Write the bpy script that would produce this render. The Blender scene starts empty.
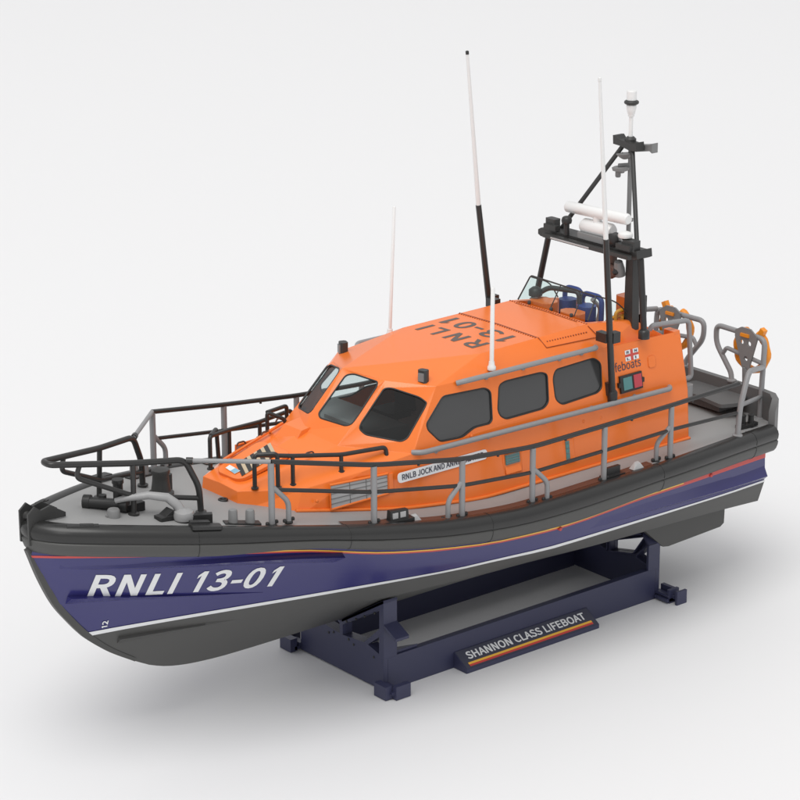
import math, random
import numpy as np
# ------------------------------------------------------------------ hull lines (port side, metres, bow = +x)
LINES = {
 'deck': [(-6.42,1.74,-.10),(-5.4,1.90,-.05),(-3.6,2.13,0),(-1.9,2.21,0),(-.3,2.25,0),(1.16,2.20,.09),(2.79,2.0,.31),(4.45,1.66,.58),(5.5,1.34,.74),(6.6,.84,.87),(7.1,.55,.92),(7.42,.28,.945),(7.56,.05,.955)],
 'T': [(-6.32,1.74,-.60),(-5.2,1.90,-.55),(-3.2,2.04,-.53),(-1.2,2.06,-.61),(.2,2.04,-.55),(1.3,2.00,-.42),(2.5,1.91,-.22),(3.97,1.64,.10),(5.57,1.22,.31),(6.5,.88,.41),(7.2,.53,.47),(7.55,.28,.485),(7.72,.03,.46)],
 'M': [(-6.32,1.75,-.85),(-5.2,1.88,-.80),(-3.3,1.97,-.78),(-1.2,1.99,-.80),(.25,1.92,-.78),(1.4,1.83,-.72),(2.4,1.64,-.60),(3.6,1.38,-.43),(5.35,.92,-.32),(6.3,.58,-.32),(7.0,.22,-.37),(7.31,.03,-.42)],
 'W': [(-6.32,1.75,-1.13),(-5.1,1.86,-1.09),(-3.5,1.87,-1.08),(-1.2,1.88,-1.06),(.3,1.76,-1.015),(2.1,1.35,-1.03),(3.18,1.08,-1.03),(5.08,.54,-1.04),(6.2,.2,-1.06),(6.78,.03,-1.08)],
 'C': [(-6.32,1.62,-1.53),(-5.3,1.68,-1.45),(-3.35,1.70,-1.38),(-2.4,1.66,-1.37),(-1.0,1.60,-1.33),(.66,1.50,-1.30),(1.78,1.22,-1.36),(3.0,.85,-1.40),(4.4,.45,-1.38),(5.5,.22,-1.36),(6.45,.03,-1.38)],
 'K': [(-6.32,.03,-2.02),(-4,.03,-2.09),(0,.03,-2.11),(3.25,.03,-2.11),(4.2,.03,-2.10),(4.85,.03,-2.06),(5.3,.03,-1.99),(5.65,.03,-1.88),(5.98,.03,-1.71)],
}
def pchip(xs, ys, xq):
    xs=np.asarray(xs,float); ys=np.asarray(ys,float); xq=np.asarray(xq,float)
    h=np.diff(xs); d=np.diff(ys)/h; m=np.zeros(len(xs))
    for k in range(1,len(xs)-1):
        if d[k-1]*d[k]>0:
            w1=2*h[k]+h[k-1]; w2=h[k]+2*h[k-1]; m[k]=(w1+w2)/(w1/d[k-1]+w2/d[k])
    m[0]=d[0]; m[-1]=d[-1]
    i=np.clip(np.searchsorted(xs,xq)-1,0,len(h)-1); t=(xq-xs[i])/h[i]
    return ((1+2*t)*(1-t)**2*ys[i]+t*(1-t)**2*h[i]*m[i]+t*t*(3-2*t)*ys[i+1]+t*t*(t-1)*h[i]*m[i+1])
class Line:
    def __init__(s, pts):
        a=np.array(pts,float); d=np.r_[0,np.cumsum(np.linalg.norm(np.diff(a,axis=0),axis=1))]; s.t=d/d[-1]; s.a=a
        o=np.argsort(a[:,0]); s.ax=a[o]
    def at(s,x):                       # point at a given x
        return np.array([x,float(pchip(s.ax[:,0],s.ax[:,1],x)),float(pchip(s.ax[:,0],s.ax[:,2],x))])
    def par(s,u):                      # point at parameter u of its own x range
        x=s.a[0,0]+(s.a[-1,0]-s.a[0,0])*u
        return s.at(x)
LN={k:Line(v) for k,v in LINES.items()}
US=np.r_[np.linspace(0,.6,19),np.linspace(.6,.9,16)[1:],np.linspace(.9,1,10)[1:]]
ORDER=['T','M','W','C','K']
SUB=3
def hull_grid():
    rows=[]
    for u in US:
        P=[LN[k].par(u) for k in ORDER]; r=[]
        for i in range(len(P)-1):
            for j in range(SUB): r.append(P[i]+(P[i+1]-P[i])*j/SUB)
        r.append(P[-1]); rows.append(r)
    return np.array(rows)               # [station, girth, 3]
HG=hull_grid()
def hull_tris():
    T=[]
    n,m,_=HG.shape
    for i in range(n-1):
        for j in range(m-1):
            a,b,c,d=HG[i,j],HG[i+1,j],HG[i+1,j+1],HG[i,j+1]
            T.append((a,b,c)); T.append((a,c,d))
    return np.array(T)
HT=hull_tris()
def ray_hull(o,d):
    v0=HT[:,0]; e1=HT[:,1]-v0; e2=HT[:,2]-v0
    p=np.cross(d,e2); det=(e1*p).sum(1); det=np.where(abs(det)<1e-12,1e-12,det)
    s=o-v0; u=(s*p).sum(1)/det; q=np.cross(s,e1); v=(q@d)/det; t=(e2*q).sum(1)/det
    ok=(u>=-1e-4)&(v>=-1e-4)&(u+v<=1.0001)&(t>0)
    if not ok.any(): return None,None
    i=np.where(ok)[0][np.argmin(t[ok])]
    n=np.cross(e1[i],e2[i]); n/=np.linalg.norm(n)
    if n@d>0: n=-n
    return o+d*t[i], n
CV=dict(b0=(4.28,.48,.45),b1=(3.62,1.08,.35),b2=(1.8,1.46,.08),b3=(.3,1.60,-.03),b4=(-4.58,1.53,-.08),
 k0=(4.26,.45,.77),k1=(3.43,1.0,.76),k2=(2.44,1.26,.90),k3=(1.56,1.44,1.05),k4=(-4.58,1.46,.87),
 t0=(4.26,0,.79),c0=(2.62,0,1.30),w0=(2.5,.72,1.2),w1=(1.50,.67,2.06),wc=(1.83,0,2.17),
 u0=(.93,1.25,1.985),u1=(-2.75,1.2703,1.9209),u2=(-4.52,1.28,1.89),
 r0=(-.24,.98,2.24),rc=(-.24,0,2.26),r1=(-2.67,.96,2.29),rc1=(-2.67,0,2.31),r2=(-3.75,.96,2.15),r3=(-4.45,.96,1.76))
GLYPHS={'-':(0.121,[[(0.006,0.075),(0.006,0.121),(0.116,0.121),(0.116,0.075)]]),'0':(0.194,[[(0.059,0.263),(0.097,0.272),(0.136,0.263),(0.164,0.234),(0.182,0.19),(0.188,0.129),(0.182,0.068),(0.165,0.023),(0.136,-0.006),(0.097,-0.015),(0.059,-0.006),(0.03,0.023),(0.013,0.068),(0.007,0.129),(0.013,0.19),(0.03,0.234)],[(0.111,0.221),(0.097,0.225),(0.084,0.221),(0.071,0.206),(0.062,0.176),(0.059,0.129),(0.062,0.083),(0.071,0.052),(0.084,0.037),(0.097,0.032),(0.111,0.037),(0.123,0.052),(0.132,0.083),(0.136,0.129),(0.132,0.176),(0.123,0.206)]]),'1':(0.18,[[(0.075,-0.01),(0.128,-0.01),(0.128,0.268),(0.083,0.268),(0.042,0.218),(0.042,0.174),(0.075,0.211)]]),'2':(0.194,[[(0.064,0.269),(0.09,0.272),(0.125,0.266),(0.152,0.248),(0.169,0.221),(0.175,0.186),(0.167,0.144),(0.146,0.102),(0.113,0.06),(0.091,0.038),(0.073,0.037),(0.084,0.037),(0.095,0.038),(0.106,0.038),(0.187,0.038),(0.187,-0.01),(0.005,-0.01),(0.005,0.023),(0.06,0.076),(0.096,0.118),(0.116,0.154),(0.122,0.185),(0.12,0.201),(0.113,0.214),(0.102,0.222),(0.086,0.225),(0.074,0.223),(0.062,0.218),(0.051,0.21),(0.033,0.191),(-0.001,0.224),(0.023,0.247),(0.042,0.26)]]),'3':(0.194,[[(0.068,0.269),(0.091,0.272),(0.124,0.267),(0.152,0.253),(0.17,0.229),(0.177,0.197),(0.173,0.172),(0.162,0.152),(0.145,0.136),(0.131,0.129),(0.131,0.141),(0.147,0.135),(0.167,0.119),(0.18,0.096),(0.185,0.068),(0.178,0.033),(0.158,0.007),(0.128,-0.01),(0.092,-0.015),(0.062,-0.012),(0.038,-0.003),(0.018,0.009),(-0.004,0.03),(0.025,0.067),(0.045,0.049),(0.058,0.04),(0.072,0.035),(0.09,0.033),(0.108,0.035),(0.12,0.043),(0.128,0.054),(0.131,0.07),(0.128,0.086),(0.118,0.098),(0.097,0.107),(0.052,0.112),(0.052,0.155),(0.093,0.16),(0.111,0.168),(0.12,0.18),(0.123,0.195),(0.12,0.207),(0.114,0.216),(0.104,0.222),(0.09,0.225),(0.077,0.223),(0.066,0.219),(0.055,0.212),(0.036,0.196),(0.005,0.232),(0.029,0.252),(0.047,0.262)]]),'A':(0.213,[[(-0.013,-0.01),(0.081,0.267),(0.132,0.267),(0.226,-0.01),(0.169,-0.01),(0.145,0.068),(0.067,0.068),(0.042,-0.01)],[(0.099,0.22),(0.113,0.22),(0.109,0.205),(0.103,0.184),(0.096,0.162),(0.089,0.14),(0.081,0.114),(0.13,0.114),(0.122,0.14),(0.115,0.162),(0.109,0.184),(0.103,0.205)]]),'B':(0.23,[[(0.025,-0.01),(0.025,0.267),(0.112,0.267),(0.149,0.264),(0.181,0.251),(0.203,0.228),(0.21,0.194),(0.207,0.173),(0.199,0.154),(0.185,0.138),(0.173,0.132),(0.173,0.144),(0.188,0.139),(0.208,0.124),(0.22,0.102),(0.225,0.075),(0.217,0.037),(0.194,0.01),(0.159,-0.006),(0.118,-0.01)],[(0.107,0.221),(0.078,0.221),(0.078,0.158),(0.105,0.158),(0.131,0.161),(0.147,0.168),(0.154,0.177),(0.157,0.19),(0.154,0.204),(0.146,0.213),(0.131,0.219)],[(0.112,0.112),(0.078,0.112),(0.078,0.036),(0.112,0.036),(0.139,0.039),(0.158,0.047),(0.168,0.059),(0.172,0.076),(0.168,0.092),(0.158,0.102),(0.14,0.109)]]),'C':(0.223,[[(0.085,0.262),(0.134,0.272),(0.159,0.269),(0.18,0.261),(0.198,0.25),(0.219,0.231),(0.188,0.194),(0.17,0.21),(0.159,0.217),(0.148,0.221),(0.135,0.222),(0.106,0.216),(0.084,0.198),(0.07,0.169),(0.064,0.129),(0.069,0.088),(0.084,0.059),(0.105,0.041),(0.134,0.034),(0.148,0.036),(0.161,0.041),(0.174,0.049),(0.194,0.068),(0.225,0.032),(0.201,0.008),(0.181,-0.005),(0.158,-0.012),(0.131,-0.015),(0.083,-0.005),(0.044,0.023),(0.019,0.069),(0.01,0.128),(0.019,0.187),(0.045,0.233)]]),'D':(0.241,[[(0.025,-0.01),(0.025,0.267),(0.1,0.267),(0.155,0.258),(0.197,0.231),(0.223,0.187),(0.231,0.129),(0.223,0.071),(0.197,0.027),(0.156,-0.001),(0.102,-0.01)],[(0.096,0.22),(0.078,0.22),(0.078,0.037),(0.096,0.037),(0.132,0.043),(0.156,0.061),(0.171,0.089),(0.176,0.129),(0.171,0.169),(0.156,0.197),(0.132,0.214)]]),'E':(0.206,[[(0.025,-0.01),(0.025,0.267),(0.194,0.267),(0.194,0.219),(0.078,0.219),(0.078,0.159),(0.175,0.159),(0.175,0.111),(0.078,0.111),(0.078,0.038),(0.197,0.038),(0.197,-0.01)]]),'F':(0.193,[[(0.025,-0.01),(0.025,0.267),(0.194,0.267),(0.194,0.219),(0.078,0.219),(0.078,0.153),(0.176,0.153),(0.176,0.105),(0.078,0.105),(0.078,-0.01)]]),'H':(0.255,[[(0.025,-0.01),(0.025,0.267),(0.078,0.267),(0.078,0.16),(0.177,0.16),(0.177,0.267),(0.23,0.267),(0.23,-0.01),(0.177,-0.01),(0.177,0.111),(0.078,0.111),(0.078,-0.01)]]),'I':(0.103,[[(0.025,-0.01),(0.025,0.267),(0.078,0.267),(0.078,-0.01)]]),'J':(0.187,[[(0.111,0.079),(0.111,0.267),(0.164,0.267),(0.164,0.075),(0.16,0.041),(0.145,0.012),(0.12,-0.008),(0.083,-0.015),(0.058,-0.012),(0.036,-0.003),(0.017,0.011),(-0.002,0.038),(0.038,0.068),(0.052,0.047),(0.061,0.04),(0.07,0.036),(0.08,0.034),(0.094,0.037),(0.102,0.043),(0.108,0.056)]]),'K':(0.226,[[(0.025,-0.01),(0.025,0.267),(0.078,0.267),(0.078,0.138),(0.063,0.138),(0.171,0.267),(0.235,0.267),(0.145,0.158),(0.243,-0.01),(0.183,-0.01),(0.11,0.116),(0.078,0.077),(0.078,-0.01)]]),'L':(0.19,[[(0.025,-0.01),(0.025,0.267),(0.078,0.267),(0.078,0.038),(0.19,0.038),(0.19,-0.01)]]),'N':(0.253,[[(0.025,-0.01),(0.025,0.267),(0.083,0.267),(0.175,0.09),(0.175,0.267),(0.228,0.267),(0.228,-0.01),(0.17,-0.01),(0.078,0.167),(0.078,-0.01)]]),'O':(0.26,[[(0.081,0.262),(0.13,0.272),(0.179,0.262),(0.217,0.233),(0.242,0.188),(0.25,0.129),(0.242,0.07),(0.217,0.025),(0.179,-0.005),(0.13,-0.015),(0.081,-0.005),(0.043,0.025),(0.018,0.07),(0.01,0.129),(0.018,0.188),(0.043,0.233)],[(0.13,0.222),(0.103,0.216),(0.083,0.199),(0.069,0.169),(0.064,0.129),(0.069,0.089),(0.083,0.059),(0.103,0.041),(0.13,0.035),(0.156,0.041),(0.177,0.059),(0.191,0.089),(0.196,0.129),(0.191,0.169),(0.177,0.199),(0.156,0.216)]]),'R':(0.222,[[(0.025,-0.01),(0.025,0.267),(0.116,0.267),(0.154,0.263),(0.186,0.249),(0.208,0.223),(0.216,0.185),(0.211,0.154),(0.198,0.13),(0.176,0.112),(0.163,0.107),(0.231,-0.01),(0.17,-0.01),(0.108,0.098),(0.078,0.098),(0.078,-0.01)],[(0.11,0.22),(0.078,0.22),(0.078,0.145),(0.11,0.145),(0.134,0.148),(0.15,0.156),(0.159,0.167),(0.162,0.185),(0.159,0.201),(0.151,0.211),(0.135,0.218)]]),'S':(0.209,[[(0.074,0.266),(0.109,0.272),(0.134,0.269),(0.156,0.262),(0.176,0.251),(0.2,0.231),(0.17,0.194),(0.15,0.21),(0.138,0.217),(0.124,0.221),(0.11,0.222),(0.093,0.22),(0.081,0.214),(0.075,0.206),(0.072,0.196),(0.075,0.184),(0.082,0.176),(0.094,0.169),(0.109,0.162),(0.145,0.146),(0.167,0.135),(0.186,0.119),(0.2,0.097),(0.204,0.068),(0.197,0.035),(0.177,0.009),(0.146,-0.009),(0.107,-0.015),(0.078,-0.012),(0.052,-0.004),(0.029,0.009),(0.002,0.032),(0.035,0.071),(0.057,0.051),(0.073,0.042),(0.089,0.036),(0.107,0.034),(0.126,0.037),(0.14,0.044),(0.147,0.053),(0.15,0.066),(0.148,0.078),(0.141,0.087),(0.13,0.094),(0.113,0.102),(0.076,0.118),(0.057,0.128),(0.038,0.143),(0.024,0.165),(0.018,0.193),(0.025,0.225),(0.045,0.25)]]),'T':(0.21,[[(0.0,0.219),(0.0,0.267),(0.209,0.267),(0.209,0.219),(0.132,0.219),(0.132,-0.01),(0.078,-0.01),(0.078,0.219)]]),'a':(0.197,[[(0.081,0.195),(0.103,0.197),(0.134,0.191),(0.155,0.175),(0.167,0.15),(0.171,0.117),(0.171,-0.002),(0.141,-0.002),(0.138,0.021),(0.14,0.021),(0.126,0.01),(0.11,0.002),(0.094,-0.004),(0.076,-0.007),(0.053,-0.003),(0.035,0.008),(0.023,0.026),(0.019,0.049),(0.026,0.078),(0.048,0.099),(0.084,0.113),(0.135,0.122),(0.134,0.138),(0.128,0.152),(0.116,0.163),(0.098,0.166),(0.082,0.165),(0.068,0.16),(0.054,0.154),(0.04,0.145),(0.026,0.171),(0.042,0.181),(0.06,0.189)],[(0.135,0.097),(0.097,0.09),(0.071,0.08),(0.058,0.067),(0.054,0.051),(0.056,0.038),(0.062,0.03),(0.072,0.025),(0.085,0.023),(0.098,0.025),(0.11,0.029),(0.123,0.037),(0.135,0.047)]]),'b':(0.216,[[(0.03,-0.002),(0.03,0.281),(0.066,0.281),(0.066,0.202),(0.065,0.173),(0.076,0.18),(0.091,0.189),(0.107,0.195),(0.123,0.197),(0.156,0.19),(0.181,0.17),(0.196,0.139),(0.201,0.098),(0.194,0.054),(0.175,0.021),(0.148,0.0),(0.116,-0.007),(0.102,-0.005),(0.088,0.0),(0.074,0.008),(0.061,0.018),(0.062,0.018),(0.06,-0.002)],[(0.079,0.152),(0.066,0.141),(0.066,0.043),(0.078,0.034),(0.09,0.029),(0.101,0.025),(0.111,0.024),(0.132,0.029),(0.148,0.044),(0.159,0.067),(0.163,0.098),(0.161,0.126),(0.152,0.148),(0.137,0.161),(0.115,0.166),(0.103,0.164),(0.091,0.16)]]),'e':(0.194,[[(0.071,0.19),(0.103,0.197),(0.137,0.191),(0.161,0.172),(0.176,0.143),(0.181,0.106),(0.181,0.101),(0.181,0.096),(0.18,0.091),(0.18,0.086),(0.052,0.086),(0.057,0.061),(0.07,0.04),(0.089,0.028),(0.113,0.023),(0.126,0.024),(0.138,0.027),(0.149,0.032),(0.161,0.039),(0.174,0.014),(0.159,0.005),(0.144,-0.001),(0.128,-0.005),(0.109,-0.007),(0.073,0.0),(0.043,0.02),(0.023,0.052),(0.016,0.095),(0.023,0.137),(0.043,0.17)],[(0.123,0.164),(0.104,0.167),(0.085,0.164),(0.069,0.153),(0.058,0.135),(0.052,0.112),(0.149,0.112),(0.146,0.135),(0.137,0.153)]]),'f':(0.114,[[(0.067,0.281),(0.093,0.285),(0.102,0.285),(0.11,0.284),(0.118,0.282),(0.127,0.279),(0.119,0.25),(0.112,0.253),(0.106,0.254),(0.101,0.255),(0.096,0.256),(0.085,0.253),(0.078,0.247),(0.073,0.236),(0.071,0.22),(0.071,0.192),(0.112,0.192),(0.112,0.162),(0.071,0.162),(0.071,-0.002),(0.035,-0.002),(0.035,0.162),(0.01,0.162),(0.01,0.19),(0.035,0.192),(0.035,0.221),(0.039,0.247),(0.049,0.268)]]),'i':(0.096,[[(0.03,-0.002),(0.03,0.192),(0.066,0.192),(0.066,-0.002)],[(0.039,0.272),(0.048,0.273),(0.058,0.272),(0.065,0.267),(0.07,0.26),(0.072,0.251),(0.07,0.241),(0.065,0.234),(0.058,0.229),(0.048,0.227),(0.039,0.229),(0.032,0.234),(0.027,0.241),(0.025,0.251),(0.027,0.26),(0.032,0.267)]]),'l':(0.099,[[(0.03,0.281),(0.03,0.038),(0.032,0.019),(0.038,0.005),(0.05,-0.004),(0.066,-0.007),(0.072,-0.006),(0.077,-0.006),(0.081,-0.005),(0.087,-0.003),(0.081,0.025),(0.077,0.024),(0.076,0.024),(0.074,0.024),(0.073,0.024),(0.071,0.025),(0.069,0.026),(0.067,0.03),(0.066,0.036),(0.066,0.281)]]),'o':(0.212,[[(0.072,0.19),(0.106,0.197),(0.14,0.19),(0.169,0.17),(0.189,0.138),(0.196,0.095),(0.189,0.052),(0.169,0.02),(0.14,0.0),(0.106,-0.007),(0.072,0.0),(0.043,0.02),(0.023,0.052),(0.016,0.095),(0.023,0.138),(0.043,0.17)],[(0.106,0.166),(0.085,0.161),(0.068,0.147),(0.057,0.124),(0.053,0.095),(0.057,0.066),(0.068,0.043),(0.085,0.029),(0.106,0.024),(0.128,0.029),(0.144,0.043),(0.155,0.066),(0.159,0.095),(0.155,0.124),(0.144,0.147),(0.128,0.161)]]),'s':(0.164,[[(0.059,0.193),(0.087,0.197),(0.105,0.195),(0.121,0.191),(0.135,0.183),(0.149,0.174),(0.131,0.151),(0.12,0.158),(0.11,0.163),(0.099,0.167),(0.088,0.168),(0.072,0.166),(0.062,0.16),(0.056,0.152),(0.054,0.143),(0.057,0.132),(0.066,0.124),(0.079,0.117),(0.094,0.111),(0.115,0.103),(0.134,0.092),(0.148,0.076),(0.153,0.052),(0.148,0.029),(0.135,0.011),(0.112,-0.002),(0.082,-0.007),(0.062,-0.005),(0.042,0.001),(0.025,0.01),(0.008,0.021),(0.026,0.046),(0.04,0.035),(0.053,0.028),(0.067,0.024),(0.083,0.022),(0.099,0.025),(0.11,0.031),(0.116,0.039),(0.118,0.05),(0.115,0.062),(0.105,0.071),(0.092,0.078),(0.076,0.084),(0.056,0.092),(0.038,0.104),(0.025,0.119),(0.02,0.141),(0.024,0.163),(0.037,0.181)]]),'t':(0.132,[[(0.038,0.192),(0.041,0.246),(0.072,0.246),(0.072,0.192),(0.123,0.192),(0.123,0.162),(0.072,0.162),(0.072,0.058),(0.073,0.043),(0.078,0.032),(0.086,0.026),(0.099,0.023),(0.104,0.024),(0.11,0.025),(0.115,0.026),(0.122,0.029),(0.13,0.001),(0.119,-0.002),(0.11,-0.004),(0.101,-0.006),(0.092,-0.007),(0.065,-0.002),(0.048,0.012),(0.039,0.032),(0.036,0.059),(0.036,0.162),(0.007,0.162),(0.007,0.19)]])}
import bpy, bmesh
from mathutils import Vector, Matrix
from mathutils.geometry import tessellate_polygon
S=0.1                      # the subject is a display model: one boat metre is built 0.1 m long
G=-3.05                    # floor height in boat coordinates
sc=bpy.context.scene; col=sc.collection
V=lambda *a: np.array(a,float)
def W3(p): return ((p[0])*S,(p[1])*S,(p[2]-G)*S)
def lerp(a,b,t): return np.asarray(a,float)*(1-t)+np.asarray(b,float)*t
def unit(v): v=np.asarray(v,float); return v/np.linalg.norm(v)
def mir(p): return (p[0],-p[1],p[2])

# ------------------------------------------------------------------ materials
MATS={}
def mat(name,colr,rough=.45,spec=.5,metal=0,bevel=.012,var=.05,scale=6,bump=.0,coat=0):
    m=bpy.data.materials.new(name); m.use_nodes=True; nt=m.node_tree; b=nt.nodes['Principled BSDF']
    tc=nt.nodes.new('ShaderNodeTexCoord'); nz=nt.nodes.new('ShaderNodeTexNoise'); nz.inputs['Scale'].default_value=scale/S*.2
    nz.inputs['Detail'].default_value=5
    nt.links.new(tc.outputs['Object'],nz.inputs['Vector'])
    mx=nt.nodes.new('ShaderNodeMix'); mx.data_type='RGBA'
    c=np.array(colr); mx.inputs['A'].default_value=(*(c*(1-var)),1); mx.inputs['B'].default_value=(*np.minimum(c*(1+var),1),1)
    nt.links.new(nz.outputs['Fac'],mx.inputs['Factor']); nt.links.new(mx.outputs['Result'],b.inputs['Base Color'])
    mr=nt.nodes.new('ShaderNodeMapRange'); mr.inputs['To Min'].default_value=max(rough-.06,.02); mr.inputs['To Max'].default_value=rough+.06
    nt.links.new(nz.outputs['Fac'],mr.inputs['Value']); nt.links.new(mr.outputs['Result'],b.inputs['Roughness'])
    b.inputs['Metallic'].default_value=metal; b.inputs['Specular IOR Level'].default_value=spec
    b.inputs['Coat Weight'].default_value=coat
    nrm=None
    if bevel:
        bv=nt.nodes.new('ShaderNodeBevel'); bv.samples=4; bv.inputs['Radius'].default_value=bevel*S; nrm=bv.outputs['Normal']
    if bump:
        n2=nt.nodes.new('ShaderNodeTexNoise'); n2.inputs['Scale'].default_value=60/S*.5; nt.links.new(tc.outputs['Object'],n2.inputs['Vector'])
        bp=nt.nodes.new('ShaderNodeBump'); bp.inputs['Strength'].default_value=bump; bp.inputs['Distance'].default_value=.004*S
        nt.links.new(n2.outputs['Fac'],bp.inputs['Height'])
        if nrm: nt.links.new(nrm,bp.inputs['Normal'])
        nrm=bp.outputs['Normal']
    if nrm: nt.links.new(nrm,b.inputs['Normal'])
    MATS[name]=m; return m
ORANGE=mat('orange_plastic',(.92,.205,.030),.24,spec=.55,bevel=.02,var=.02)
BLUE=mat('navy_gloss',(.031,.029,.150),.24,spec=.65,bevel=0,var=.02)
BOTTOM=mat('bottom_grey',(.078,.078,.075),.5,bevel=.012)
FEND=mat('fender_black',(.022,.022,.0215),.30,bevel=.01,var=.06)
BAND=mat('fender_grey',(.070,.070,.067),.5,bevel=.01)
BULW=mat('bulwark_grey',(.13,.13,.13),.45,bevel=.012)
DECK=mat('deck_grey',(.31,.31,.308),.55,bump=.12,bevel=.01)
MATG=mat('deck_mat_grey',(.12,.12,.12),.6,bump=.2,bevel=.01)
RAIL=mat('rail_grey',(.27,.27,.275),.4,bevel=0)
RDARK=mat('rail_dark',(.027,.0265,.026),.32,bevel=0)
BLACK=mat('black_plastic',(.022,.022,.022),.42,bevel=.01)
DGREY=mat('dark_grey_plastic',(.038,.038,.037),.45,bevel=.012)
MGREY=mat('mid_grey_plastic',(.22,.22,.22),.42,bevel=.012)
LGREY=mat('light_grey_plastic',(.46,.46,.46),.42,bevel=.012)
ARMG=mat('arm_grey',(.33,.33,.33),.36,bevel=.012)
WHITE=mat('white_plastic',(.83,.83,.82),.35,bevel=.012,var=.02)
WPAINT=mat('white_paint',(.82,.83,.84),.4,bevel=0,var=.02)
RED=mat('red_stripe',(.60,.07,.06),.35,bevel=0,var=.03)
YEL=mat('yellow_stripe',(.88,.50,.07),.35,bevel=0,var=.03)
NAVY=mat('stand_navy',(.040,.043,.092),.42,bevel=.014)
INK=mat('ink_dark',(.055,.057,.085),.45,bevel=0)
INKR=mat('roof_ink',(.105,.082,.072),.45,bevel=0)
TEAL=mat('teal_pane',(.085,.24,.24),.2,bevel=0)
PINKR=mat('red_pane',(.50,.05,.07),.2,bevel=0)
SEAT=mat('seat_blue',(.04,.07,.26),.42,bevel=.012)
SAFY=mat('safety_yellow',(.85,.36,.02),.42,bevel=.012)
RINGO=mat('ring_orange',(.86,.29,.015),.42,bevel=.012)
INTER=mat('interior_grey',(.50,.36,.32),.6,bevel=0)
INTD=mat('interior_teal',(.21,.22,.22),.5,bevel=0)
SKYB=mat('sticker_blue',(.25,.48,.62),.4,bevel=0)
CREAM=mat('cream_paint',(.55,.44,.30),.4,bevel=0)
BOLT=mat('seam_orange',(.30,.055,.012),.45,bevel=0)
BROWN=mat('brown_plastic',(.11,.05,.035),.5,bevel=.012)
def glass(name,tint,gl=.05):
    m=bpy.data.materials.new(name); m.use_nodes=True; nt=m.node_tree; nt.nodes.clear()
    o=nt.nodes.new('ShaderNodeOutputMaterial'); t=nt.nodes.new('ShaderNodeBsdfTransparent'); g=nt.nodes.new('ShaderNodeBsdfGlossy')
    lw=nt.nodes.new('ShaderNodeLayerWeight'); lw.inputs['Blend'].default_value=.5; pw=nt.nodes.new('ShaderNodeMath'); pw.operation='POWER'; pw.inputs[1].default_value=4.5
    f=nt.nodes.new('ShaderNodeMath'); f.operation='MULTIPLY_ADD'; f.inputs[1].default_value=.8; f.inputs[2].default_value=.035
    nt.links.new(lw.outputs['Facing'],pw.inputs[0]); nt.links.new(pw.outputs[0],f.inputs[0])
    mx=nt.nodes.new('ShaderNodeMixShader')
    tc=nt.nodes.new('ShaderNodeTexCoord'); nz=nt.nodes.new('ShaderNodeTexNoise'); nz.inputs['Scale'].default_value=4
    nt.links.new(tc.outputs['Object'],nz.inputs['Vector'])
    mr=nt.nodes.new('ShaderNodeMapRange'); mr.inputs['To Min'].default_value=gl; mr.inputs['To Max'].default_value=gl+.04
    nt.links.new(nz.outputs['Fac'],mr.inputs['Value']); nt.links.new(mr.outputs['Result'],g.inputs['Roughness'])
    t.inputs['Color'].default_value=(*tint,1); g.inputs['Color'].default_value=(1,1,1,1)
    nt.links.new(f.outputs[0],mx.inputs['Fac']); nt.links.new(t.outputs['BSDF'],mx.inputs[1]); nt.links.new(g.outputs['BSDF'],mx.inputs[2])
    nt.links.new(mx.outputs['Shader'],o.inputs['Surface']); MATS[name]=m; return m
GTINT=glass('tinted_glass',(.22,.23,.23))
GSCREEN=glass('screen_glass',(.80,.86,.86))
SMOKE=mat('smoked_glass',(.052,.053,.054),.16,bevel=0,var=.02,coat=.3)
GCLEAR=glass('clear_glass',(.86,.94,.93))

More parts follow.
